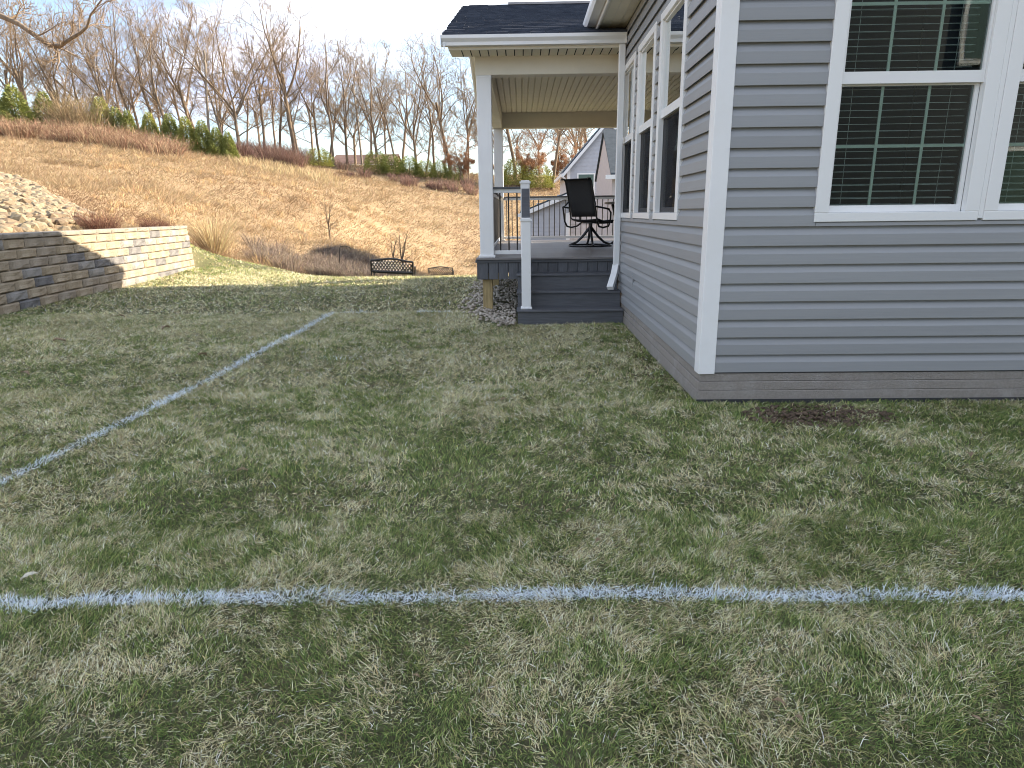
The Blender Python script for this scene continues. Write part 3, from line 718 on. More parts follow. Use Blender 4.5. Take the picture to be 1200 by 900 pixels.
# ------------------------------------------------------------------ retaining wall
for nm, a, b in (('block_grey', (.19, .18, .165), (.26, .245, .225)), ('block_dark', (.11, .108, .11), (.17, .165, .165)), ('block_tan', (.25, .20, .135), (.33, .275, .195)), ('block_warm', (.215, .18, .135), (.29, .25, .195))):
    mat(nm, a, .95, col2=b, scale=7, bump=.9, bscale=45)
mat('block_cap', (.20, .175, .14), .95, col2=(.27, .24, .20), scale=6, bump=.7, bscale=50)
ret = thing('retaining_wall', 'segmental block retaining wall of mixed grey and tan blocks at the left lawn edge', 'wall', (-7.6, 11, 0))
def block_mesh(L_, H_, D_, mt, seed):
    """Split-face block, front towards +x: bevelled rim and an uneven front face."""
    r = random.Random(seed); ys = [0, .12, .4, .65, .88, 1]; zs = [0, .15, .5, .85, 1]
    b = MB(); vs = []
    for i, u in enumerate(ys):
        for j, v in enumerate(zs):
            edge = i in (0, 5) or j in (0, 4)
            vs.append((-.018 if edge else r.uniform(-.004, .022), .004 + u * (L_ - .008), .004 + v * (H_ - .007)))
    k = len(vs); n2 = len(zs)
    fs = [(i * n2 + j, (i + 1) * n2 + j, (i + 1) * n2 + j + 1, i * n2 + j + 1) for i in range(5) for j in range(4)]
    vs += [(-D_, .004, .004), (-D_, L_ - .004, .004), (-D_, L_ - .004, H_ - .003), (-D_, .004, H_ - .003)]
    fs += [tuple([k + 3] + [j for j in range(n2)][::-1] + [k])[::-1], tuple([k + 1] + [5 * n2 + j for j in range(n2)] + [k + 2])[::-1]]
    fs += [tuple([k + 2] + [i * n2 + n2 - 1 for i in range(5, -1, -1)] + [k + 3])[::-1], tuple([k] + [i * n2 for i in range(6)] + [k + 1])[::-1], (k, k + 1, k + 2, k + 3)]
    return b.add(vs, fs).mesh('wall_block', MATS[mt])
# arc length along the wall line
ya = np.linspace(5.2, 16.35, 400); xa = xw(ya); sa = np.concatenate([[0], np.cumsum(np.hypot(np.diff(xa), np.diff(ya)))])
BL, BH = .53, .148
bvar = {(mt, k): block_mesh(BL, BH, .25, mt, 10 * i + k) for i, mt in enumerate(('block_grey', 'block_dark', 'block_tan', 'block_warm')) for k in range(3)}
half = {mt: block_mesh(BL / 2, BH, .25, mt, 77 + i) for i, mt in enumerate(('block_grey', 'block_dark', 'block_tan', 'block_warm'))}
capm = [block_mesh(BL, .085, .30, 'block_cap', 90 + k) for k in range(3)]
rw = random.Random(21)
def place_block(s, row, me, z, out):
    sm = s + BL / 2
    x = np.interp(s, sa, xa); y_ = np.interp(s, sa, ya); x2 = np.interp(min(s + BL, sa[-1]), sa, xa); y2 = np.interp(min(s + BL, sa[-1]), sa, ya)
    a = math.atan2(-(x2 - x), y2 - y_)
    put('wall_block', me, ret, (x - row * .011 + out + rw.uniform(-.003, .003), y_, z), (0, 0, a + rw.uniform(-.008, .008)))
nblk = int(sa[-1] / BL)
OFF = sa[-1] - nblk * BL
for row in range(-1, 7):
    z = row * BH - .005
    shift = (row % 2) * BL / 2
    for k in range(nblk):
        s = OFF + k * BL - shift
        if s < 0: continue
        place_block(s, row, bvar[(rw.choice(('block_grey', 'block_grey', 'block_dark', 'block_tan', 'block_tan', 'block_tan', 'block_warm', 'block_warm')), rw.randrange(3))], z, 0)
    if shift: place_block(sa[-1] - BL / 2, row, half[rw.choice(('block_grey', 'block_tan'))], z, 0)
for k in range(nblk):
    place_block(OFF + k * BL, 7, capm[rw.randrange(3)], 7 * BH - .005, .025)

# ------------------------------------------------------------------ rocks on the bank
def rock_mesh(seed, mt, flat=.7, sub=1):
    import bmesh
    r = random.Random(seed); bm = bmesh.new(); bmesh.ops.create_icosphere(bm, subdivisions=sub, radius=1.0)
    sx, sy, sz = r.uniform(.8, 1.25), r.uniform(.7, 1.1), r.uniform(.55, .85) * flat / .7
    for v in bm.verts:
        k = r.uniform(.78, 1.12); v.co = Vector((v.co.x * sx * k, v.co.y * sy * k, v.co.z * sz * k))
    me = bpy.data.meshes.new('stone'); bm.to_mesh(me); bm.free(); me.materials.append(MATS[mt]); return me
mat('rock_cream', (.155, .125, .08), .9, col2=(.26, .215, .145), scale=2.5, bump=.5, bscale=9)
mat('rock_tan', (.14, .10, .065), .9, col2=(.22, .165, .105), scale=2.5, bump=.5, bscale=9)
mat('gravel', (.27, .225, .18), .9, col2=(.58, .52, .44), scale=11, bump=.4, bscale=60)
rocks = thing('rock_pile', 'bank of pale cream riprap stones above the left end of the block wall', 'rocks', (-12, 15, gz(-12, 15)))
rm = [rock_mesh(k, 'rock_cream' if k % 3 else 'rock_tan') for k in range(9)]
rr = random.Random(8); cand = []
while len(cand) < 1900:
    y_ = 8.5 + 17 * rr.random(); x = -24 + 16 * rr.random()
    lim = np.interp(y_, [8, 12, 14, 18, 22, 26], [-8.0, -8.6, -9.2, -11.6, -15.2, -20.0]) + rr.uniform(-.5, .2)
    if x > lim or x < -.80 * y_ - 2.2: continue
    cand.append((x, y_, rr.uniform(.075, .17) * (1 + .012 * y_)))
cand.sort(key=lambda c_: -(c_[2] / c_[1]) + (10 if c_[0] < -.78 * c_[1] else 0))
zz = hz([c_[0] for c_ in cand], [c_[1] for c_ in cand])
SV, SF, kk = [], [], 0
for i, (x, y_, s_) in enumerate(cand):
    rot = (rr.uniform(-.4, .4), rr.uniform(-.4, .4), rr.uniform(0, 6.3))
    if i < 300:
        put('stone', rm[i % 9], rocks, (x, y_, zz[i] + s_ * .22), rot, s_)
    else:
        me = rm[i % 9]; Mx = Matrix.Translation((x, y_, zz[i] + s_ * .22)) @ Matrix.Rotation(rot[2], 4, 'Z') @ Matrix.Scale(s_, 4)
        SV += [tuple(Mx @ v.co) for v in me.vertices]; SF += [[v + kk for v in p.vertices] for p in me.polygons]; kk = len(SV)
o = put('loose_stones', mesh_np('loose_stones', np.array(SV), np.array(SF), MATS['rock_cream']), rocks); o['kind'] = 'stuff'
# gravel below the porch
gm = [rock_mesh(50 + k, 'gravel', .6) for k in range(6)]
SV, SF, kk = [], [], 0
for i in range(3600):
    y_ = 7.75 + 5.2 * rr.random() ** 1.5; x = -.95 + 2.0 * rr.random()
    if x > -.09 and y_ < 8.9: continue
    sst = min(1, max(0, (y_ - 7.7) / 1.2))
    if x < -.18 - .62 * sst + rr.uniform(-.12, .12): continue
    s_ = rr.uniform(.012, .032); me = gm[i % 6]
    Mx = Matrix.Translation((x, y_, .012 + rr.random() * .03 + .05 * min(1, max(0, (y_ - 8.2))))) @ Matrix.Rotation(rr.uniform(0, 6), 4, 'Z') @ Matrix.Rotation(rr.uniform(-.5, .5), 4, 'X') @ Matrix.Scale(s_, 4)
    SV += [tuple(Mx @ v.co) for v in me.vertices]; SF += [[v + kk for v in p.vertices] for p in me.polygons]; kk = len(SV)
o = put('gravel', mesh_np('gravel', np.array(SV), np.array(SF), MATS['gravel']))
props(o, 'loose pale gravel spread on the ground under the porch', 'gravel', kind='stuff')

# ------------------------------------------------------------------ benches and plant hanger
def bench(label, loc, rz, tilt, mt, w=1.30):
    """Cast bench seen from behind: arched lattice back, slatted seat, arms and legs. Local x along the bench, back at -y."""
    t = props(put('garden_bench', None, None, loc), label, 'bench', 'garden benches past the lawn')
    t.rotation_euler = (0, tilt, rz)
    def part(name, b):
        o = bpy.data.objects.new(name, b.mesh(name, MATS[mt])); COL.objects.link(o); o.parent = t; return o
    h = w / 2
    top = lambda x: .80 + .075 * math.cos(x / h * math.pi / 2) ** 2 * (1 if abs(x) < h * .999 else 0)
    yb = lambda z: -.24 - (z - .42) * .18
    b = MB()
    for xa_, xb_ in zip(np.linspace(-h, h, 17)[:-1], np.linspace(-h, h, 17)[1:]):
        b.tube([(xa_, yb(top(xa_)), top(xa_)), (xb_, yb(top(xb_)), top(xb_))], .034, 6)
    b.tube([(-h, yb(.46), .46), (h, yb(.46), .46)], .036, 6)
    b.tube([(-h, yb(.42), .42), (-h, yb(.80), .80)], .03, 6); b.tube([(h, yb(.42), .42), (h, yb(.80), .80)], .03, 6)
    bf = part('back_frame', b)
    n = 13
    for k in range(-3, n):
        for sg in (1, -1):
            pts = []
            for q in np.linspace(0, 1, 7):
                x = sg * (-h + (k + q * 3) * (2 * h / n)); z = .47 + q * .42
                if abs(x) <= h and z <= top(x): pts.append((x, yb(z), z))
            if len(pts) > 1:
                b = MB(); b.tube(pts, .018, 4); o = bpy.data.objects.new('lattice_bar', b.mesh('lattice_bar', MATS[mt])); COL.objects.link(o); o.parent = bf
    for j in range(7):
        b = MB(); b.box((-h + .03, -.22 + j * .066, .40), (h - .03, -.22 + j * .066 + .05, .425), bev=.004); part('seat_slat', b)
    for s_ in (-1, 1):
        b = MB(); b.tube([(s_ * h, -.25, .42), (s_ * h, -.27, .2), (s_ * h, -.33, -.05)], .025, 6); part('leg', b)
        b = MB(); b.tube([(s_ * h, .24, .62), (s_ * h, .25, .4), (s_ * h, .21, .2), (s_ * h, .28, -.05)], .025, 6); part('leg', b)
        b = MB(); b.tube([(s_ * h, -.27, .64), (s_ * h, 0, .645), (s_ * h, .22, .63), (s_ * h, .27, .58)], .024, 6); part('armrest', b)
    return t
mat('bench_grey', (.035, .032, .033), .6, var=.2)
p = at(460.5, 322, 21); bench('black lattice-backed garden bench standing at the edge of the sunlit lawn', (p.x, 21, at(460.5, 303, 21).z - .86), .03, R(3.2), 'black_metal')
p = at(517, 320, 37); bench('smaller-looking grey bench farther down behind the black lattice bench', (p.x, 37, at(517, 312.5, 37).z - .86), .0, 0.0, 'bench_grey', 1.36)
p = at(398, 314, 23); hz_ = gz(p.x, 23)
t = thing('shepherd_hook', 'thin dark plant hanger hook standing in the dead weeds left of the bench', 'plant hanger', (p.x, 23, hz_))
m = MB(); m.tube([(p.x, 23, hz_ - .1), (p.x + .01, 23, hz_ + .6), (p.x + .06, 23, hz_ + 1.12)], .014, 6); m.build('rod', MATS['black_metal'], t)
m = MB(); m.tube([(p.x + .06, 23, hz_ + 1.12), (p.x + .10, 23, hz_ + 1.17), (p.x + .25, 23, hz_ + 1.18), (p.x + .40, 23, hz_ + 1.13), (p.x + .45, 23, hz_ + 1.06)], .013, 6); m.build('arm', MATS['black_metal'], t)

# ------------------------------------------------------------------ neighbouring houses
mat('far_siding', (.44, .45, .49), .6, var=.05)
mat('far_siding_warm', (.50, .44, .42), .6, var=.05)
mat('far_siding_dark', (.018, .032, .045), .6, var=.1)
mat('far_roof', (.035, .05, .062), .9, col2=(.06, .075, .09), scale=6)
mat('far_window', (.10, .15, .13), .15)
mat('brown_roof', (.16, .10, .085), .9, var=.2)
mat('brown_wall', (.20, .14, .10), .9, var=.2)
def far_house(label, x0, x1, y0, y1, zb, ze, ridge_x, zr, wall, roof, wins, over=.35, axis_=1, door=None):
    """Gable house; the gable faces the camera when the ridge runs along y (axis_ 1)."""
    h = thing('house', label, 'house', ((x0 + x1) / 2, (y0 + y1) / 2, zb))
    if axis_ == 1: poly = [(x0, zb), (x1, zb), (x1, ze), (ridge_x, zr), (x0, ze)]
    else: poly = [(y0, zb), (y1, zb), (y1, ze), ((y0 + y1) / 2, zr), (y0, ze)]
    m = MB()
    if axis_ == 1: m.prism(poly, 1, y0, y1)
    else: m.prism(poly, 0, x0, x1)
    wl = m.build('wall', MATS[wall], h)
    # siding courses on the face towards the camera
    z = zb + .1
    while z < zr - .15:
        if axis_ == 1:
            f = 0 if z < ze else (z - ze) / (zr - ze)
            a, b = x0 + (ridge_x - x0) * f, x1 + (ridge_x - x1) * f
        else:
            a, b = x0, x1
            if z > ze - .1: break
        q = MB(); q.prism([(y0 - .004, z), (y0 - .020, z), (y0 - .006, z + .16)], 0, a + .01, b - .01); q.build('siding_plank', MATS[wall], wl); z += .17
    s1 = (zr - ze) / (ridge_x - x0) if axis_ == 1 else (zr - ze) / ((y1 - y0) / 2)
    m = MB()
    if axis_ == 1:
        s2 = (zr - ze) / (x1 - ridge_x) if x1 > ridge_x else 0
        for d0, d1 in ((.02, .09),):
            m.prism([(x0 - over, ze - over * s1 + d0), (ridge_x, zr + d0), (x1 + over, ze - over * s2 + d0), (x1 + over, ze - over * s2 + d1), (ridge_x, zr + d1), (x0 - over, ze - over * s1 + d1)], 1, y0 - .22, y1 + .2)
    else:
        ym = (y0 + y1) / 2
        m.prism([(y0 - over, ze - over * s1 + .02), (ym, zr + .02), (y1 + over, ze - over * s1 + .02), (y1 + over, ze - over * s1 + .09), (ym, zr + .09), (y0 - over, ze - over * s1 + .09)], 0, x0 - .07, x1 + .25)
    rf_ = m.build('roof', MATS[roof], h)
    m = MB()
    if axis_ == 1:
        m.prism([(x0 - over, ze - over * s1 - .16), (ridge_x, zr - .16), (x1 + over, ze - over * s2 - .16), (x1 + over, ze - over * s2 + .019), (ridge_x, zr + .019), (x0 - over, ze - over * s1 + .019)], 1, y0 - .25, y0 - .225)
        m.box((x0 - over - .1, y0 - .2, ze - over * s1 - .14), (x0 - over - .005, y1, ze - over * s1 + .0))
        m.box((x0 - .03, y0 - .03, zb), (x0 + .12, y0 - .0205, ze - .02)); m.box((x1 - .12, y0 - .03, zb), (x1 + .03, y0 - .0205, ze - .02))
    else:
        m.box((x0 - .25, y0 - over - .12, ze - over * s1 - .12), (x1 + .25, y0 - over - .005, ze - over * s1 + .02))
    m.build('white_fascia', MATS['white_trim'], h)
    for (a, b, c_, d) in wins:
        q = MB(); q.box((a, y0 - .05, c_), (b, y0 - .021, d)); w = q.build('window_frame', MATS['white_vinyl'], h)
        for (zz0, zz1) in ((c_ + .06, (c_ + d) / 2 - .025), ((c_ + d) / 2 + .025, d - .06)):
            q = MB(); q.box((a + .06, y0 - .056, zz0), (b - .06, y0 - .0505, zz1)); q.build('pane', MATS['far_window'], w)
    return h
# gable end seen left of the downspout, a nearer pinkish house with dark roof, and the low wing below the rail
A = far_house('pale blue-grey gabled neighbouring house seen through the porch above the chair', 2.12, 6.6, 31, 37, -1.7, 3.25, 3.85, 5.22, 'far_siding', 'far_roof', [(2.55, 3.35, 1.75, 3.02)], over=.22)
m = MB(); m.tube([(1.85, 30.8, 3.0), (1.9, 30.8, 2.85), (2.16, 30.93, 2.6), (2.16, 30.93, -1.6)], .04, 6); m.build('downspout', MATS['white_trim'], A)
far_house('pinkish-sided neighbouring house with dark roof just left of the downspout', 3.2, 8.5, 24, 28.9, -1.3, 2.62, 0, 4.25, 'far_siding_warm', 'far_roof', [], over=.12, axis_=2)
far_house('low grey wing of a neighbouring house behind the porch balusters', .0, 2.07, 29.3, 30.95, -1.6, 1.30, 2.07, 2.1, 'far_siding', 'far_roof', [(.35, .75, -.35, .15), (1.1, 1.5, -.35, .15)], over=.05)
p = at(412, 190, 92); zb = gz(p.x, 92)
far_house('brown single-storey house half hidden behind the trees on the hilltop', p.x - 4.5, p.x + 4.5, 98, 105, zb - 1.2, zb + .9, 0, zb + 2.3, 'brown_wall', 'brown_roof', [(p.x + 2.2, p.x + 3.4, zb - .4, zb + .6), (p.x - 3.4, p.x - 2.2, zb - .4, zb + .6)], axis_=2)
# the house across, seen only as a reflection in the twin window
far_house('grey house behind the camera, seen only reflected in the twin window', 3.6, 13, -13.5, -5.0, 0, 5.6, 8.3, 8.2, 'far_siding_dark', 'far_roof', [], over=.4)
H2 = [o for o in COL.objects if o.get('label', '').startswith('grey house behind')][0]
for (a, b, c_, d) in ((8.5, 9.8, 4.0, 5.5), (10.9, 12.0, 4.0, 5.5), (9.4, 11.0, .9, 2.5)):
    q = MB(); q.box((a, -4.98, c_), (b, -4.93, d)); w = q.build('window_frame', MATS['white_vinyl'], H2)
    q = MB(); q.box((a + .09, -4.929, c_ + .09), (b - .09, -4.925, d - .09)); q.build('pane', MATS['far_window'], w)
# ------------------------------------------------------------------ bare trees
mat('bark', (.11, .082, .057), .95, col2=(.215, .165, .115), scale=3, stretch=(3, 3, .6), bump=.4, bscale=20)
mat('twig', (.195, .140, .090), .95, var=.2, scale=2)
mat('bark_pale', (.16, .135, .105), .95, col2=(.25, .215, .175), scale=3, stretch=(3, 3, .6))
mat('brown_leaf', (.28, .145, .075), .8, col2=(.38, .22, .125), scale=3, transl=.3)

class TB:
    def __init__(s): s.V = []; s.F = []; s.n = 0
    def tube(s, P, r, k):
        m = len(P)
        T = np.gradient(P, axis=0); T /= np.linalg.norm(T, axis=1, keepdims=True) + 1e-9
        ref = np.array([0, 0, 1.0]) if abs(T[0, 2]) < .8 else np.array([1.0, 0, 0])
        A = np.cross(T, ref); A /= np.linalg.norm(A, axis=1, keepdims=True) + 1e-9; B = np.cross(T, A)
        th = np.arange(k) * 2 * np.pi / k
        V = P[:, None, :] + r[:, None, None] * (A[:, None, :] * np.cos(th)[None, :, None] + B[:, None, :] * np.sin(th)[None, :, None])
        s.V.append(V.reshape(-1, 3))
        i = np.arange(m - 1)[:, None] * k; j = np.arange(k)[None, :]; q = (j + 1) % k
        a, b, c_, d = (i + j).ravel(), (i + q).ravel(), (i + k + q).ravel(), (i + k + j).ravel()
        s.F.append(np.concatenate([np.stack([a, b, c_], 1), np.stack([a, c_, d], 1)]) + s.n); s.n += m * k
    def mesh(s, name, m, smooth=True): return mesh_np(name, np.concatenate(s.V), np.concatenate(s.F), m, smooth=smooth)

def branch_path(r, p, d, Ln, n, wob, upw):
    P = [p]; d = d / np.linalg.norm(d)
    for _ in range(n):
        d = d + r.normal(0, wob, 3) + np.array([0, 0, upw]); d /= np.linalg.norm(d)
        P.append(P[-1] + d * Ln / n)
    return np.array(P)
def make_tree(seed, H=17.0, lean=(0, 0), first=.36, leaders=3, limbs=5, ang=(14, 36), r0=.22, dens=(8, 6, 6), leaves=0, wob=.06, spread=1.0):
    """Trunk that parts into a few leaders, side limbs below, then three orders of branches down to twigs."""
    r = np.random.default_rng(seed); tk, cr = TB(), TB(); lv = []
    n0 = 8; L0 = H * (first + .10)
    tr = branch_path(r, np.array([0, 0, -.4]), np.array([lean[0], lean[1], 1.0]), L0, n0, wob * .7, .02)
    rt0 = r0 * np.linspace(1.0, .72, n0 + 1); rt0[0] *= 1.5
    tk.tube(tr, rt0, 8)
    def kids(P, rad, lvl, Ln, t0=.18):
        cnt = dens[lvl - 1]
        for i in range(cnt):
            t_ = t0 + (1 - t0) * (i + r.random()) / cnt
            f = t_ * (len(P) - 1); k = min(int(f), len(P) - 2); w = f - k
            p = P[k] * (1 - w) + P[k + 1] * w; d0 = P[k + 1] - P[k]; d0 = d0 / np.linalg.norm(d0); rp = rad[k] * (1 - w) + rad[k + 1] * w
            side = np.cross(d0, r.normal(0, 1, 3)); side /= np.linalg.norm(side) + 1e-9
            a = math.radians(r.uniform(28, 62)); d = d0 * math.cos(a) + side * math.sin(a) + np.array([0, 0, .10])
            l = Ln * r.uniform(.34, .56) * (1.2 - .6 * t_) * (spread if lvl == 1 else 1)
            n, k_ = ((6, 4), (4, 3), (2, 3))[lvl - 1]
            Q = branch_path(r, p, d, l, n, .14, .045)
            lo = (.018, .012, .008)[lvl - 1]
            rq = np.linspace(max(rp * .58, lo * 1.3), lo * .7, n + 1)
            (tk if lvl == 1 and rp > .05 else cr).tube(Q, rq, k_)
            if leaves and lvl == 3 and r.random() < leaves and Q[-1][2] < H * .8: lv.append(Q[-1]); lv.append(Q[1])
            if lvl < 3: kids(Q, rq, lvl + 1, l)
    az0 = r.uniform(0, 6.28)
    for i in range(leaders):
        az = az0 + i * 6.283 / leaders + r.uniform(-.4, .4); a = math.radians(r.uniform(*ang)); k = n0 - r.integers(0, 3)
        d0 = tr[n0] - tr[n0 - 1]; d0 /= np.linalg.norm(d0)
        d = d0 * math.cos(a) + np.array([math.cos(az), math.sin(az), 0]) * math.sin(a)
        l = (H - L0) * r.uniform(.82, 1.08) / max(.8, math.cos(a))
        Q = branch_path(r, tr[k], d, l, 9, .085, .035)
        rq = np.linspace(rt0[k] * r.uniform(.6, .8), .02, 10); tk.tube(Q, rq, 6); kids(Q, rq, 1, l * .95)
    for i in range(limbs):
        t_ = .50 + .48 * (i + r.random()) / limbs; k = min(int(t_ * n0), n0 - 1)
        az = az0 + i * 2.4 + r.uniform(-.5, .5); a = math.radians(r.uniform(45, 72))
        d = np.array([0, 0, 1.0]) * math.cos(a) + np.array([math.cos(az), math.sin(az), 0]) * math.sin(a)
        l = H * r.uniform(.22, .38) * spread
        Q = branch_path(r, tr[k], d, l, 7, .10, .06); rq = np.linspace(rt0[k] * r.uniform(.3, .48), .014, 8)
        tk.tube(Q, rq, 5); kids(Q, rq, 1, l)
    ml = None
    if lv:
        c0 = np.repeat(np.array(lv), 6, 0); n = len(c0); c0 = c0 + r.normal(0, .25, (n, 3))
        u = r.normal(0, 1, (n, 3)); u /= np.linalg.norm(u, axis=1, keepdims=True); v = np.cross(u, r.normal(0, 1, (n, 3))); v /= np.linalg.norm(v, axis=1, keepdims=True)
        V = np.stack([c0 - u * .12, c0 + v * .07, c0 + u * .12, c0 - v * .07], 1).reshape(-1, 3); b = np.arange(n)[:, None] * 4
        ml = (V, np.concatenate([b + [0, 1, 2], b + [0, 2, 3]]))
    return tk, cr, ml
TREES = []; THT = []
def variant(bark='bark', **k):
    tk, cr, ml = make_tree(**k)
    TREES.append((tk.mesh('trunk', MATS[bark]), cr.mesh('crown', MATS['twig']), mesh_np('leaves', ml[0], ml[1], MATS['brown_leaf']) if ml else None))
    THT.append(float(np.concatenate(cr.V)[:, 2].max()))
variant(seed=1, first=.28, leaders=4, limbs=5)                                      # 0 broad oak
variant(seed=2, first=.42, leaders=3, limbs=2, wob=.09)                             # 1 tall clear trunk, open top
variant(seed=3, lean=(-.28, 0), first=.38, leaders=2, limbs=4, r0=.17)              # 2 leaning left
variant(seed=4, lean=(-.38, .1), first=.30, leaders=3, limbs=4, r0=.21)             # 3 leaning hard left, forked
variant(seed=5, first=.40, leaders=3, limbs=5, ang=(6, 20), r0=.17, spread=.8)      # 4 narrow ascending
variant(seed=6, first=.50, leaders=2, limbs=4, ang=(6, 22), r0=.13, bark='bark_pale', spread=.8)  # 5 slim
variant(seed=7, first=.22, leaders=3, limbs=6, r0=.15, leaves=.6)                   # 6 beech holding brown leaves
variant(seed=8, lean=(.2, 0), first=.38, leaders=3, limbs=4, r0=.18)                # 7 leaning right
variant(seed=9, first=.26, leaders=5, limbs=4, ang=(20, 44), r0=.25)                # 8 wide vase
variant(seed=21, first=.30, leaders=3, limbs=5, ang=(8, 24), r0=.30, dens=(5, 4, 3), wob=.04)   # 9 sapling
def tree(name, label, px, Y, top, var, rz=0.0, group=None, H=17.0, wide=1.0, py=None):
    p = at(px, 190, Y); zb = gz(p.x, Y)
    s = (at(px, top, Y).z - zb) / THT[var] * (1.0 if name == 'sapling' else 1.12 + .11 * max(0, min(1, (330 - px) / 120)))
    t = props(put(name, None, None, (p.x, Y, zb), (0, 0, rz), (s * wide, s * wide, s)), label, 'tree', group)
    for nm, me in zip(('trunk', 'crown', 'leaves'), TREES[var]):
        if me is not None:
            o = bpy.data.objects.new(nm, me); COL.objects.link(o); o.parent = t
    return t
G = 'bare trees along the hilltop'
front = [ # px of base, depth, px of top, variant, rotation, label
    (12, 66, 4, 1, .3, 'bare tree rising behind the dark conifer in the top left corner'),
    (44, 68, 30, 4, 1.1, 'slim bare tree standing just right of the two dark left conifers'),
    (84, 70, 24, 0, 2.0, 'bare broad tree above the tall dry weeds at the far left'),
    (118, 72, 20, 3, .0, 'bare tree leaning left under the tip of the overhanging limb'),
    (150, 69, 12, 3, .25, 'dark bare tree leaning hard left between the low left evergreens'),
    (170, 73, 18, 2, .1, 'slender left-leaning bare tree right of the hard-leaning tree'),
    (196, 76, 26, 2, -.2, 'left-leaning bare tree just left of the large forked trunk'),
    (212, 70, 2, 3, .0, 'large forked bare tree leaning left above the evergreen cluster'),
    (236, 75, 26, 2, .4, 'thin leaning bare tree behind the left side of the evergreen cluster'),
    (248, 71, 14, 5, .5, 'pale straight-trunked bare tree rising from the evergreen cluster'),
    (266, 77, 30, 5, 1.9, 'slim pale bare tree above the right end of the evergreen cluster'),
    (283, 72, 10, 8, .9, 'large wide-crowned bare oak right of the evergreen cluster'),
    (311, 76, 26, 4, 2.4, 'narrow bare tree right of the large wide-crowned oak'),
    (328, 80, 34, 7, .2, 'bare tree leaning right behind the reddish hilltop brush'),
    (346, 75, 13, 1, 2.2, 'tallest bare tree with clear trunk and open crown at picture centre left'),
    (376, 82, 46, 2, 1.0, 'thin bare tree beside the round evergreen shrub'),
    (391, 77, 48, 4, .7, 'straight dark bare trunk right of the round evergreen shrub'),
    (407, 83, 52, 0, 2.9, 'bare tree standing in front of the brown hilltop house'),
    (424, 86, 58, 5, .8, 'slim pale bare tree at the right end of the brown house'),
    (443, 80, 52, 0, .4, 'broad bare tree above the first small evergreen of the row'),
    (464, 86, 66, 5, 2.6, 'thin bare tree between the small hilltop evergreens'),
    (488, 79, 48, 8, 2.1, 'large vase-shaped bare tree left of the porch roof'),
    (509, 86, 66, 4, .1, 'narrow bare tree just left of the porch gutter end'),
    (527, 82, 56, 1, 1.3, 'bare tree with curved trunk beside the left porch column'),
    (548, 84, 70, 4, 2.0, 'bare tree directly behind the left porch column'),
    (540, 78, 140, 6, .6, 'small beech with brown leaves left of the porch column'),
    (584, 84, 72, 0, 1.5, 'bare tree between the front and back porch columns'),
    (604, 86, 60, 1, .2, 'bare trunk just right of the back porch column'),
    (622, 80, 132, 6, 1.9, 'beech with orange-brown leaves seen through the left of the porch'),
    (646, 80, 40, 7, .5, 'bare tree with a long right-hand limb seen through the porch'),
    (660, 84, 138, 6, 3.0, 'beech with orange-brown leaves seen through the porch near the chair'),
    (676, 92, 74, 8, 1.2, 'wide bare tree above the pale neighbouring gable'),
]
for px, Yd, top, var, rz, lab in front: tree('bare_tree', lab, px, Yd, top, var, rz, G)
rt_ = random.Random(4)
for k in range(34):
    px = -15 + k * 21.5 + rt_.uniform(-8, 8)
    top = np.interp(px, [0, 280, 400, 520, 720], [24, 28, 66, 84, 80]) + rt_.uniform(-8, 18)
    tree('bare_tree', 'bare tree in the rear ranks of the hilltop wood', px, rt_.uniform(92, 118), top, rt_.choice((0, 1, 2, 4, 5, 7, 8)), rt_.uniform(0, 6.2), 'rear ranks of the hilltop wood', wide=rt_.uniform(.8, 1.05))
# nearer tree off the left edge with one big limb reaching into the picture
tx_, tY = at(-150, 100, 30).x, 30.0
zb = gz(tx_, tY)
t = thing('overhanging_tree', 'near bare tree at the left edge whose thick drooping limb reaches into the sky', 'tree', (tx_, tY, zb))
r_ = np.random.default_rng(31)
tk, cr = TB(), TB()
tz = at(-150, 4, 30).z
tp = np.array([[tx_, tY, zb - .4], [tx_ + .1, tY, zb + 2], [tx_ - .05, tY, zb + 4.5], [tx_ + .1, tY, tz], [tx_ - .2, tY + .3, tz + 3], [tx_ - .5, tY + .4, tz + 7]])
tk.tube(tp, np.array([.55, .40, .34, .30, .2, .06]), 10)
limb = np.array([list(at(px, py, Yv)) for px, py, Yv in ((-150, 8, 30), (-80, 4, 29.8), (-30, 6, 29.5), (4, 20, 29.3), (22, 28, 29.2), (42, 42, 29), (58, 53, 28.9), (70, 54, 28.8), (82, 46, 28.7), (94, 39, 28.6), (102, 32, 28.4), (106, 18, 28.2), (116, 4, 28.0), (128, -12, 27.8))])
rl_ = np.array([.26, .18, .13, .105, .10, .095, .095, .085, .07, .058, .048, .04, .03, .018])
tk.tube(limb, rl_, 8)
def sub(P, rad, cnt, Ln, lvl):
    for i in range(cnt):
        f = (.2 + .8 * (i + r_.random()) / cnt) * (len(P) - 1); k = min(int(f), len(P) - 2); w = f - k
        p = P[k] * (1 - w) + P[k + 1] * w; d0 = P[k + 1] - P[k]; d0 /= np.linalg.norm(d0)
        sd = np.cross(d0, r_.normal(0, 1, 3)); sd /= np.linalg.norm(sd); a = r_.uniform(.4, 1.0)
        Q = branch_path(r_, p, d0 * math.cos(a) + sd * math.sin(a) + np.array([0, 0, .15]), Ln * r_.uniform(.6, 1.2), 5, .16, .05)
        rq = np.linspace(max(.012, (rad[k]) * .4), .006, 6); cr.tube(Q, rq, 4)
        if lvl: sub(Q, rq, 5, Ln * .5, lvl - 1)
sub(limb, rl_, 14, 1.5, 2)
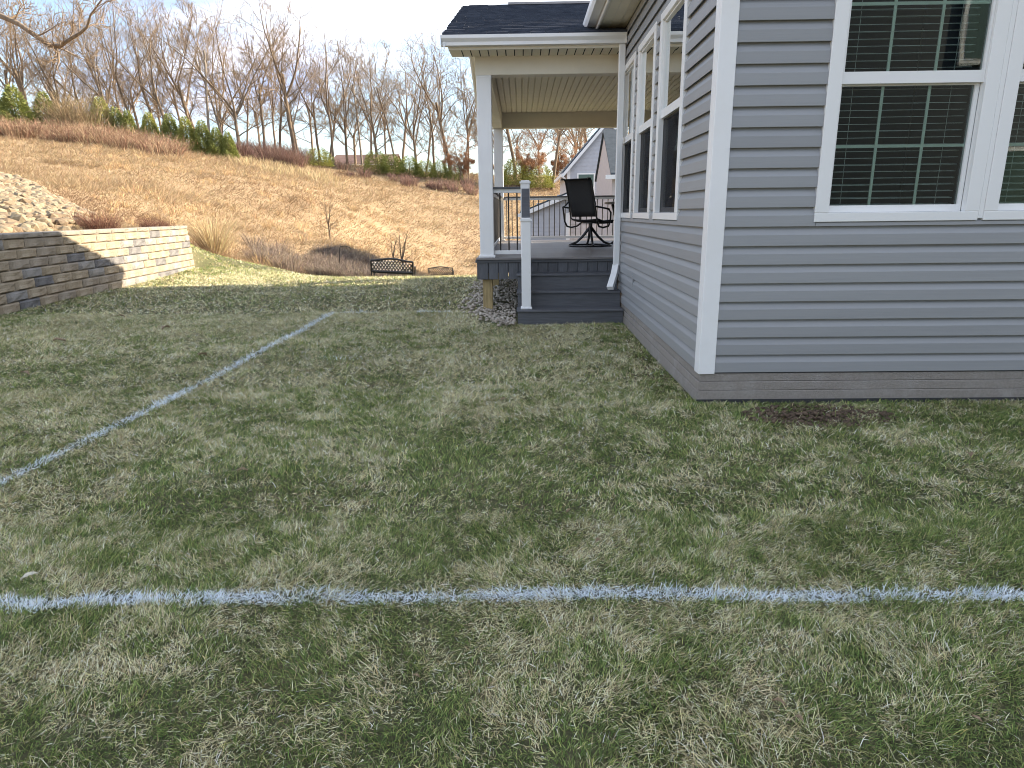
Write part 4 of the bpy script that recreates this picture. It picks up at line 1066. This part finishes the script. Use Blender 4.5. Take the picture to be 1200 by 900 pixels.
extra = np.array([list(at(px, py, Yv)) for px, py, Yv in ((64, 54, 28.9), (68, 62, 28.8), (69, 72, 28.7), (66, 80, 28.6))]); tk.tube(extra, np.array([.07, .05, .035, .012]), 6); sub(extra, [.05] * 4, 5, .8, 1)
put('trunk', tk.mesh('trunk', MATS['bark']), t); put('crown', cr.mesh('crown', MATS['twig']), t)

# ------------------------------------------------------------------ evergreens
mat('needle_dark', (.14, .175, .048), .75, col2=(.30, .32, .09), scale=5, transl=.15)
mat('needle_yellow', (.20, .225, .055), .75, col2=(.36, .36, .095), scale=5, transl=.15)
def conifer(seed, H, Rr, mt, n=5200, shape=.75):
    r = np.random.default_rng(seed)
    u = r.random(n); z = H * (.04 + .96 * (1 - np.sqrt(1 - u * .999))); f = z / H
    az = r.random(n) * 2 * np.pi
    lump = .78 + .34 * fbm(az * 1.6 + seed, z * 1.3, 3) + .12 * np.sin(az * 5 + z * 4)
    rad = Rr * np.clip(np.minimum(1, f / .12 + .55) * (1 - f) ** shape + .02, 0, 1) * lump * (.45 + .55 * np.sqrt(r.random(n)))
    P = np.stack([rad * np.cos(az), rad * np.sin(az), z], 1)
    d = np.stack([np.cos(az), np.sin(az), r.uniform(.1, .9, n)], 1) + r.normal(0, .35, (n, 3)); d /= np.linalg.norm(d, axis=1, keepdims=True)
    s = np.cross(d, r.normal(0, 1, (n, 3))); s /= np.linalg.norm(s, axis=1, keepdims=True)
    L_ = r.uniform(.10, .26, n)[:, None] * (H / 3.4); w = L_ * .20
    V = np.stack([P - s * w, P + s * w, P + d * L_], 1).reshape(-1, 3); F = np.arange(3 * n).reshape(-1, 3)
    m = MB(); m.tube([(0, 0, -.2), (0, 0, H * .5), (0, 0, H * .93)], [.06 * H / 3, .035 * H / 3, .01], 7)
    return m.mesh('trunk', MATS['bark']), mesh_np('crown', V, F, MATS[mt])
CON = [conifer(1, 3.6, 1.3, 'needle_dark', 7000, .72), conifer(2, 3.6, 1.15, 'needle_dark', 6500, .7), conifer(3, 3.6, 1.25, 'needle_yellow', 6500, .65), conifer(4, 2.2, 1.15, 'needle_yellow', shape=.4), conifer(5, 2.2, 1.0, 'needle_dark', shape=.45)]
def evergreen(label, px, base, top, Y, var, wide=1.0, name='evergreen_tree'):
    p = at(px, base, Y); zb = gz(p.x, Y); H = (3.6, 3.6, 3.6, 2.2, 2.2)[var]
    s = max(.3, (at(px, top, Y).z - zb) / H); wide *= 1.34
    t = props(put(name, None, None, (p.x, Y, zb), (0, 0, random.uniform(0, 6)), (s * wide, s * wide, s)), label, 'evergreen', 'evergreens along the hilltop')
    for nm, me in zip(('trunk', 'crown'), CON[var]):
        o = bpy.data.objects.new(nm, me); COL.objects.link(o); o.parent = t
for a in [
    ('dark conifer cut by the left edge of the picture', -4, 150, 108, 58, 0, 1.0), ('full dark green conifer at the far left of the hilltop', 22, 150, 98, 58, 0, .85), ('dark conifer beside the full one, right of it', 56, 148, 106, 60, 1, .85),
    ('yellowish evergreen half hidden in dry weeds, leftmost of the low group', 122, 155, 112, 61, 2, .75), ('low evergreen in the middle of the weedy left group', 139, 158, 124, 61, 1, .8), ('small dark evergreen right in the weedy left group', 153, 160, 128, 61, 1, .75),
    ('yellow-green evergreen just left of the dense cluster', 178, 168, 130, 62, 2, .75), ('first dark evergreen of the dense cluster, at its left end', 203, 178, 132, 62, 1, .85), ('yellow-green evergreen second in the dense cluster', 222, 185, 135, 62, 2, .75),
    ('evergreen in the middle of the dense cluster', 241, 188, 140, 62, 1, .85), ('dark evergreen fourth in the dense cluster', 257, 190, 148, 62, 0, .8), ('last evergreen of the dense cluster, at its right end', 270, 190, 153, 62, 1, .75),
    ('round evergreen shrub alone between cluster and small row', 374, 195, 172, 74, 3, 1.15), ('yellow-green small evergreen, first of the row toward the porch', 441, 199, 175, 77, 3, .9), ('second small evergreen of the row toward the porch', 459, 199, 180, 77, 4, 1.2),
    ('third small evergreen of the row toward the porch', 480, 202, 182, 78, 4, 1.1), ('fourth small evergreen of the row, under the vase-shaped tree', 499, 204, 186, 78, 3, .9), ('fifth small evergreen of the row near the porch', 516, 206, 187, 79, 4, .9),
    ('last small evergreen of the row, against the porch column', 533, 208, 191, 79, 4, .8), ('yellow-green evergreen seen through the porch left of the newel post', 605, 210, 184, 80, 3, .9), ('yellow-green evergreen seen through the porch right of the newel post', 634, 212, 192, 80, 3, .9),
    ]: evergreen(*a)

# ------------------------------------------------------------------ brush, weeds, shrubs and dry grass
def ribbons(P, D, L_, W_, bend, r, seg=2):
    """Blades: base points, unit directions, length, width, bend vector at the tip. seg 1 gives one triangle, 2 a bent blade."""
    n = len(P); sd = np.cross(D, r.normal(0, 1, (n, 3))); sd[:, 2] *= .3; sd /= np.linalg.norm(sd, axis=1, keepdims=True) + 1e-9
    L_ = L_[:, None]; W_ = W_[:, None]
    if seg == 1:
        V = np.stack([P - sd * W_, P + sd * W_, P + D * L_ + bend * L_], 1); k = 3; F0 = [[0, 1, 2]]
    else:
        M_ = P + D * L_ * .55 + bend * L_ * .18; T_ = P + D * L_ * .92 + bend * L_
        V = np.stack([P - sd * W_, P + sd * W_, M_ + sd * W_ * .8, M_ - sd * W_ * .8, T_], 1); k = 5; F0 = [[0, 1, 2], [0, 2, 3], [3, 2, 4]]
    F = (np.arange(n)[:, None, None] * k + np.array(F0)[None]).reshape(-1, 3)
    return V.reshape(-1, 3), F, k
def unit(v): return v / (np.linalg.norm(v, axis=1, keepdims=True) + 1e-9)
mat('dry_blades', (.4, .3, .16), .9, attr='tint', spec=.15, transl=.25)
def palette(r, n, cols, w):
    c_ = np.array(cols)[r.choice(len(cols), n, p=np.array(w) / sum(w))]
    return c_ * r.uniform(.75, 1.25, (n, 1)) * (1 + r.normal(0, .04, (n, 3)))
r = np.random.default_rng(77)
# wild grass on the bank, in the fan the camera (and a few steps beside it) sees
n = 330000
Yg = 9 * (92 / 9) ** r.random(n); Xg = r.uniform(-.86, .16, n) * Yg - 1.5 + r.normal(0, .4, n)
rockz = (Yg < 25) & (Xg < np.interp(Yg, [8, 12, 14, 18, 22, 26], [-8.0, -8.6, -9.2, -11.6, -15.2, -20.0]) - .1) & (r.random(n) < .93)
keep = (lawn_mask(Xg, Yg) < .35) & ~rockz & ~((Xg > 1.5) & (Yg < 60)) & (Xg < np.where(Yg < 16.5, xw(Yg) - .35, 50))
Xg, Yg = Xg[keep], Yg[keep]; n = len(Xg)
fm = fbm(Xg * .22, Yg * .10, 3); fm2 = fbm(Xg * 1.1 + 9, Yg * .5, 3)
P = np.stack([Xg, Yg, hz(Xg, Yg) - .01], 1)
tall = 1 + 1.2 * sstep(.55, .75, fm2)
Lg = (.07 + .0042 * Yg) * r.uniform(.5, 1.5, n) * tall; Wg = .0016 + .00042 * Yg
lean = np.stack([np.full(n, .55), np.full(n, -.35), np.zeros(n)], 1) + r.normal(0, .6, (n, 3)) * [1, 1, 0]
D = unit(lean + np.array([0, 0, 1.0]) * r.uniform(.35, 1.1, (n, 1)))
c1 = palette(r, n, [(.36, .27, .165), (.41, .325, .21), (.33, .24, .145), (.27, .19, .12), (.45, .37, .26)], [4, 3, 3, .6, 1.2])
red = sstep(.60, .75, fm)[:, None] * .55
c1 = c1 * (1 - red) + np.array([.21, .13, .09]) * red
V, F, k = ribbons(P, D, Lg, Wg, lean * .25 + [0, 0, -.12], r, 1)
o = put('hillside_grass', mesh_np('hillside_grass', V, F, MATS['dry_blades'], np.repeat(c1, k, 0)))
props(o, 'dry tan and orange grass covering the sunlit hillside', 'grass', kind='stuff')

def stems(name, label, cat, spots, h, spread, cnt, cols, w, wid, seed, kind='stuff', leaves=0, loc=None):
    r = np.random.default_rng(seed); Ps, Ds, Ls, Ws, Bs, Cs = [], [], [], [], [], []
    for (x, y_, sc) in spots:
        a = r.random(cnt) * 6.283; q = np.sqrt(r.random(cnt)) * spread * sc
        bx_, by_ = x + q * .45 * np.cos(a), y_ + q * .45 * np.sin(a)
        Ps.append(np.stack([bx_, by_, hz(bx_, by_) - .03], 1))
        d = np.stack([np.cos(a) * q / spread * .55, np.sin(a) * q / spread * .55, np.ones(cnt)], 1) + r.normal(0, .13, (cnt, 3)); Ds.append(unit(d))
        Ls.append(h * sc * r.uniform(.55, 1.15, cnt)); Ws.append(wid * r.uniform(.6, 1.3, cnt)); Bs.append(np.stack([np.cos(a), np.sin(a), -.4 * np.ones(cnt)], 1) * r.uniform(.05, .3, (cnt, 1)))
        Cs.append(palette(r, cnt, cols, w))
    P, D, L_, W_, B_, C_ = (np.concatenate(v) for v in (Ps, Ds, Ls, Ws, Bs, Cs))
    V, F, k = ribbons(P, D, L_, W_, B_, r, 2); C2 = np.repeat(C_, k, 0)
    if leaves:
        i = np.repeat(np.arange(len(P)), leaves); tt = r.uniform(.3, 1.0, len(i))[:, None]
        c0 = P[i] + D[i] * L_[i][:, None] * tt + B_[i] * L_[i][:, None] * tt ** 2 + r.normal(0, .03, (len(i), 3))
        d2 = unit(D[i] + r.normal(0, .8, (len(i), 3)))
        V2, F2, k2 = ribbons(c0, d2, L_[i] * r.uniform(.12, .3, len(i)), np.full(len(i), wid * .8), r.normal(0, .2, (len(i), 3)), r, 1)
        F = np.concatenate([F, F2 + len(V)]); V = np.concatenate([V, V2]); C2 = np.concatenate([C2, np.repeat(C_[i] * r.uniform(.8, 1.2, (len(i), 1)), k2, 0)])
    if loc is not None: V = V - np.array(loc)
    o = put(name, mesh_np(name, V, F, MATS['dry_blades'], C2), None, loc or (0, 0, 0))
    return props(o, label, cat, kind=kind)
STRAW = [(.62, .50, .30), (.52, .38, .20), (.44, .30, .15)]
def S_(px, py, Y): p = at(px, py, Y); return (p.x, Y)
x, y_ = S_(250, 292, 20.2)
stems('ornamental_grass', 'tall straw-coloured ornamental grass clump just right of the wall end', 'grass clump', [(x, y_, 1.0)], 1.5, .48, 480, [(.50, .41, .25), (.42, .32, .18), (.30, .20, .11)], [3, 2, 1], .0065, 1, None, 1, (x, y_, gz(x, y_)))
for px, py, Yv, lb, sd in ((117, 268, 13.6, 'wider reddish-brown dead shrub on top of the block wall', 3), (182, 264, 15.4, 'smaller reddish-brown dead shrub near the right end of the wall top', 4)):
    p = at(px, py, Yv); stems('dead_shrub', lb, 'shrub', [(p.x, Yv, 1.0)], .46 if sd == 3 else .40, .60 if sd == 3 else .46, 420, [(.15, .075, .055), (.21, .115, .08), (.11, .055, .045)], [2, 2, 1], .004, sd, None, 4, (p.x, Yv, gz(p.x, Yv)))
sp1 = []
rb = random.Random(9)
for k in range(74):
    px = rb.uniform(298, 446); Yv = rb.uniform(21.6, 25.5); p = at(px, 300, Yv); sp1.append((p.x, Yv, rb.uniform(.5, 1.1)))
for k in range(46):
    px = rb.uniform(372, 446); Yv = rb.uniform(25, 29.5); p = at(px, 300, Yv); sp1.append((p.x, Yv, rb.uniform(.45, .95)))
stems('dead_weeds', 'grey-brown dead weeds along the foot of the hill behind the lawn', 'weeds', sp1, .74, .8, 130, [(.19, .15, .125), (.25, .205, .17), (.34, .275, .20), (.13, .10, .085)], [3, 3, 2, 2], .007, 5, leaves=2)
sp2 = []
for k in range(120):
    px = rb.uniform(-20, 205); Yv = rb.uniform(50, 60); p = at(px, 160, Yv); sp2.append((p.x, Yv, rb.uniform(.5, 1.2)))
stems('hilltop_brush', 'tan and reddish dry brush along the left hilltop below the conifers', 'brush', sp2, 1.35, 1.9, 80, [(.31, .22, .145), (.24, .145, .10), (.36, .28, .185), (.19, .105, .075)], [3, 3, 2, 2], .018, 6, leaves=3)
sp3 = []
for k in range(26):
    px = rb.uniform(76, 108); Yv = rb.uniform(58, 63); p = at(px, 150, Yv); sp3.append((p.x, Yv, rb.uniform(.8, 1.2)))
stems('tall_dry_weeds', 'tall fuzzy tan weeds right of the two dark left conifers', 'weeds', sp3, 3.6, 1.3, 60, [(.27, .205, .13), (.22, .16, .10), (.25, .21, .115)], [3, 2, 2], .018, 7, leaves=4)
sp4 = []
for k in range(60):
    px = rb.uniform(272, 350) if k < 42 else rb.uniform(350, 560); Yv = rb.uniform(70, 77); p = at(px, 185, Yv); sp4.append((p.x, Yv, rb.uniform(.7, 1.25) if k < 42 else rb.uniform(.3, .7)))
stems('reddish_brush', 'reddish-purple bare brush on the hilltop right of the evergreen cluster', 'brush', sp4, 2.0, 2.0, 110, [(.22, .14, .115), (.27, .185, .15), (.18, .11, .09)], [3, 2, 2], .02, 8, leaves=3)
sp5 = []
for k in range(60):
    px = rb.uniform(262, 395); Yv = rb.uniform(56, 66); p = at(px, 200, Yv); sp5.append((p.x, Yv, rb.uniform(.5, 1.1)))
stems('pale_tall_grass', 'pale golden tall grass patch on the upper slope below the reddish brush', 'grass', sp5, 1.1, 1.6, 45, [(.42, .34, .21), (.36, .28, .165)], [2, 1], .02, 10)
sp6 = []
for k in range(230):
    Yv = rb.uniform(14, 50); px = rb.uniform(110, 560); p = at(px, 240, Yv)
    if lawn_mask(np.array([p.x]), np.array([Yv]))[0] < .1 and (Yv > 17 or p.x < xw(Yv) - .8): sp6.append((p.x, Yv, rb.uniform(.4, 1.1)))
stems('hillside_tufts', 'scattered taller dry tufts and stalks across the hillside', 'grass', sp6, .55, .5, 46, [(.50, .36, .19), (.34, .20, .12), (.60, .47, .28)], [3, 2, 2], .006, 11, leaves=1)
# saplings
for px, py, Yv, top, var, lb in ((380, 278, 33, 219, 9, 'thin leafless sapling standing alone on the hillside left of the bench'), (466, 306, 30, 256, 9, 'small leafless sapling behind the black lattice bench'), (455, 300, 31, 268, 9, 'shrubby leafless sapling just left of the one behind the bench')):
    tree('sapling', lb, px, Yv, top, var, .4 * var, 'saplings on the hillside', wide=1.15)
# ------------------------------------------------------------------ lawn: blades of live and dead grass, painted lines, leaves
mat('grass_blades', (.1, .12, .05), .75, attr='tint', spec=.2, transl=.12)
mat('painted_blades', (.72, .78, .82), .8, attr='tint', spec=.2, transl=.1)
r = np.random.default_rng(123)
LINE_A = np.array([(-2.7, 2.02), (-1.85, 2.005), (-1.70, 1.995), (-1.56, 2.03), (-1.2, 2.03), (-.95, 2.035), (-.5, 2.04), (-.04, 2.05), (.4, 2.05), (.86, 2.045), (1.3, 2.045), (1.74, 2.035), (2.6, 2.05)])
LINE_B = np.array([(-2.75, 2.3), (-2.71, 3.11), (-2.68, 3.7), (-2.63, 4.66), (-2.60, 6.2), (-2.61, 7.5), (-2.61, 8.91)])
LINE_C = np.array([(-2.45, 8.95), (-1.9, 8.95), (-1.31, 8.92), (-1.0, 8.9)])
def line_cover(x, y):
    w = .9 + .5 * (fbm(x * 6, y * 6, 3) - .3)
    a = np.where((x > -2.72) & (x < 6), np.abs(y - np.interp(x, LINE_A[:, 0], LINE_A[:, 1])) / (.031 * w), 9)
    b = np.where((y > 2.0) & (y < 8.93), np.abs(x - np.interp(y, LINE_B[:, 1], LINE_B[:, 0])) / (np.interp(y, [3, 9], [.036, .046]) * w), 9)
    c_ = np.where((x > -2.5) & (x < -.95), np.abs(y - np.interp(x, LINE_C[:, 0], LINE_C[:, 1])) / .07, 9)
    e = np.hypot((x + 1.68) / .20, (y - 6.02) / .09)
    return a, b, c_, e
def field(n, y0, y1, L0, W0, seg, half=.80, inner=0.0, outer=.75):
    y = r.uniform(y0, y1, n)
    x = r.uniform(-1, 1, n) * (half * y1 + outer)
    if inner: x = np.sign(x) * (half * y + inner + (outer - inner) * r.random(n))
    keep = np.abs(x) < half * y + outer
    keep &= (x < 1.225) | (y < 4.466)
    keep &= ~((x > -.07) & (y > 7.90) & (x < 1.3)) & ~((x > -.55) & (y > 8.0) & (r.random(n) < .9))
    keep &= x > np.where(y < 16.5, xw(y) + .02, -10)
    keep &= lawn_mask(x, y) > .5
    x, y = x[keep], y[keep]; n = len(x)
    # patches: how dead the grass is, how long, which way it lies
    dead = fbm(x * .55 + 3, y * .55 + 8, 3); dead2 = fbm(x * 2.3 + 30, y * 2.3, 3); dead3 = fbm(x * 9 + 3, y * 9 + 1, 2)
    base = np.interp(y, [1.2, 3.0, 5.0, 7.0, 9, 14], [.34, .40, .56, .74, .94, .76])
    path = sstep(1.3, .2, np.abs(x - (.35 - .12 * (y - 4)))) * sstep(3.0, 4.5, y) * .18        # worn strip towards the steps
    nearhouse = sstep(.9, .1, 1.2 - x) * sstep(3.6, 4.2, y) * -.22 + sstep(1.2, .1, np.where(y > 8, x - xw(y), 9)) * -.28 - .12 * sstep(.2, 1.6, x) * sstep(4.4, 3.2, y)
    pd = np.clip(base + path + nearhouse + (dead - .5) * .65 + (dead2 - .5) * .8 + (dead3 - .5) * 1.3 + (fbm(x * 24, y * 24 + 3, 2) - .5) * 1.2, .04, .95)
    sl = np.clip(sstep(.55, .1, np.hypot((x - 1.95) / .95, (y - 4.12) / .42) + (fbm(x * 3, y * 3) - .5) * .8), 0, 1)
    ok = r.random(n) > sl * .9
    x, y, pd, dead2, dead3 = x[ok], y[ok], pd[ok], dead2[ok], dead3[ok]; n = len(x)
    isd = r.random(n) < pd
    green = palette(r, n, [(.085, .138, .038), (.145, .205, .056), (.23, .295, .09), (.22, .25, .092), (.36, .365, .13)], [2.6, 2.8, 2.2, 2, 1.5])
    straw = palette(r, n, [(.56, .51, .295), (.68, .63, .405), (.43, .375, .20), (.75, .71, .50), (.26, .205, .112)], [3, 2.6, 2, 1, 1.2])
    col = np.where(isd[:, None], straw, green) * r.uniform(.62, 1.5, (n, 1)) * 1.08
    col = np.minimum(col, .85)
    th = fbm(x * 1.7 + 50, y * 1.7, 2) * 12.6; sd = np.stack([np.cos(th), np.sin(th), np.zeros(n)], 1) * .55 + r.normal(0, .8, (n, 3)) * [1, 1, 0]
    tuft = fbm(x * 15 + 7, y * 15, 2)
    upk = np.where(isd, r.uniform(.15, 1.0, n), r.uniform(.4, 1.7, n)) * (.55 + .9 * tuft)
    D = unit(sd * .75 + np.array([0, 0, 1.0]) * upk[:, None])
    L_ = L0 * r.uniform(.45, 1.35, n) * (.60 + .5 * dead2) * (.45 + 1.0 * tuft) * np.where(isd, 1.1, 1.0)
    bend = unit(sd) * r.uniform(.02, .28, (n, 1)) + np.array([0, 0, -1.0]) * r.uniform(.0, .25, (n, 1))
    P = np.stack([x, y, hz(x, y) - .002 + r.random(n) * .012], 1)
    W_ = W0 * r.uniform(.6, 1.3, n)
    a, b, c_, e = line_cover(x, y)
    patch = .68 + .32 * sstep(.30, .55, fbm(x * 4 + 2, y * 4 + 9, 3))
    def pr(d): return np.clip(1.5 - d, 0, 1) * patch
    out = []
    sel = np.zeros(n, int)
    sel[r.random(n) < pr(a) * .97] = 1
    sel[(sel == 0) & (r.random(n) < pr(b) * .93)] = 2
    sel[(sel == 0) & (r.random(n) < pr(c_) * .42 * (fbm(x * 2.1, y * 2, 2) > .42))] = 3
    sel[(sel == 0) & (r.random(n) < pr(e) * .16)] = 4
    wc = np.array([.80, .88, .95]) * r.uniform(.72, 1.18, (n, 1)); wc = np.clip(wc, 0, .93)
    col = np.where((sel > 0)[:, None], wc, col)
    for k in range(5):
        i = sel == k
        if i.any():
            V, F, kk = ribbons(P[i], D[i], L_[i], W_[i] * (1.25 if k else 1), bend[i], r, seg)
            out.append((k, V, F, np.repeat(col[i], kk, 0)))
    return out
MARGIN = dict(inner=.75, outer=3.2)
BUK = {k: [[], [], [], 0] for k in range(5)}
def collect(res):
    for k, V, F, C_ in res:
        B = BUK[k]; B[0].append(V); B[1].append(F + B[3]); B[2].append(C_); B[3] += len(V)
collect(field(350000, 1.0, 2.7, .038, .0010, 2))
collect(field(330000, 2.7, 5.0, .039, .0015, 2))
collect(field(400000, 5.0, 9.0, .044, .0028, 1))
collect(field(260000, 9.0, 18.0, .060, .0060, 1))
collect(field(64000, .6, 6.0, .045, .0034, 1, **MARGIN)); collect(field(16000, 6.0, 14.0, .05, .0055, 1, **MARGIN)); collect(field(26000, .35, 1.0, .04, .0022, 1))
collect(field(60000, 14.0, 24.0, .070, .0100, 1))
names = {0: ('lawn_grass', 'short patchy green and straw-coloured lawn grass', 'grass', 'grass_blades'),
         1: ('painted_line', 'long white sprayed line running straight across the foreground grass', 'line', 'painted_blades'),
         2: ('painted_line', 'long white sprayed line running diagonally up the left of the lawn', 'line', 'painted_blades'),
         3: ('painted_line', 'faint broken white line on the far lawn left of the porch steps', 'line', 'painted_blades'),
         4: ('paint_smudge', 'faint pale paint smudge on the middle of the lawn', 'paint mark', 'painted_blades')}
for k, B in BUK.items():
    if not B[0]: continue
    nm, lab, ct, mt = names[k]
    o = put(nm, mesh_np(nm, np.concatenate(B[0]), np.concatenate(B[1]), MATS[mt], np.concatenate(B[2])))
    props(o, lab, ct, kind='stuff')

# fallen leaves
mat('leaf_brown', (.27, .19, .12), .8, var=.3, transl=.2)
mat('leaf_pale', (.62, .58, .48), .8, var=.2, transl=.2)
def leaf_mesh(seed, mt):
    q = random.Random(seed); b = MB(); n = 6; vs = []
    for i in range(n + 1):
        u = i / n; w = .42 * math.sin(math.pi * (u * .92 + .05)) * q.uniform(.8, 1.15); c_ = .18 * math.sin(u * 3.1) * q.uniform(.7, 1.2)
        vs += [(u - .5, -w, c_ + .16 * q.uniform(.6, 1)), (u - .5, 0, c_), (u - .5, w, c_ + .16 * q.uniform(.6, 1))]
    fs = []
    for i in range(n):
        for j in range(2): a = i * 3 + j; fs.append((a, a + 3, a + 4, a + 1))
    return b.add(vs, fs).mesh('dead_leaf', MATS[mt], True)
lms = [leaf_mesh(k, 'leaf_brown') for k in range(3)]; lpl = leaf_mesh(9, 'leaf_pale')
def leaf(label, px, py, size, me, group=None):
    d = fw + rt2 * ((px - 600) / F_PX) - up2 * ((py - 450) / F_PX); t_ = -CAM_H / d.z; x, y_ = d.x * t_, d.y * t_
    o = put('dead_leaf', me, None, (x, y_, gz(x, y_) + .022), (random.uniform(-.4, .4), random.uniform(-.4, .4), random.uniform(0, 6.3)), (size, size * .6, size))
    props(o, label, 'leaf', group)
leaf('pale upright curled leaf near the left end of the foreground line', 36, 683, .055, lpl); bpy.context.view_layer.update()
for px, py, s_, where in ((195, 388, .13, 'largest, lying left of the diagonal line below the wall'), (238, 420, .12, 'beside the upper diagonal line'), (70, 403, .12, 'on the tan grass near the left edge below the wall'), (142, 373, .10, 'close to the foot of the block wall'),
        (590, 474, .05, 'alone in the middle of the lawn'), (1143, 849, .026, 'in the bottom right corner'), (912, 832, .034, 'left one of the close pair at lower right'), (935, 850, .032, 'right one of the close pair at lower right'), (488, 800, .026, 'at the bottom centre'),
        (667, 604, .034, 'just beyond the foreground line right of centre'), (1135, 540, .07, 'on the dark grass right of the soil patch'), (700, 640, .036, 'close behind the foreground line'), (285, 560, .05, 'right of the lower diagonal line'), (30, 440, .09, 'at the left edge above the diagonal line')):
    leaf('brown dead leaf ' + where, px, py, s_, lms[px % 3], 'dead leaves scattered on the lawn')
# crumbs of soil on the bare patch
SV, SF, kk = [], [], 0
mat('soil', (.05, .033, .022), .95, col2=(.14, .095, .062), scale=30)
sm_ = [rock_mesh(70 + k, 'soil', .7) for k in range(4)]
for i in range(420):
    a = rr.random() * 6.28; q = math.sqrt(rr.random()); x = 1.95 + .50 * q * math.cos(a); y_ = 4.14 + .24 * q * math.sin(a); s_ = rr.uniform(.006, .022)
    Mx = Matrix.Translation((x, y_, .008)) @ Matrix.Rotation(rr.uniform(0, 6), 4, 'Z') @ Matrix.Scale(s_, 4); me = sm_[i % 4]
    SV += [tuple(Mx @ v.co) for v in me.vertices]; SF += [[v + kk for v in p.vertices] for p in me.polygons]; kk = len(SV)
o = put('loose_soil', mesh_np('loose_soil', np.array(SV), np.array(SF), MATS['soil']))
props(o, 'patch of loose brown soil beside the foundation near the house corner', 'soil', kind='stuff')
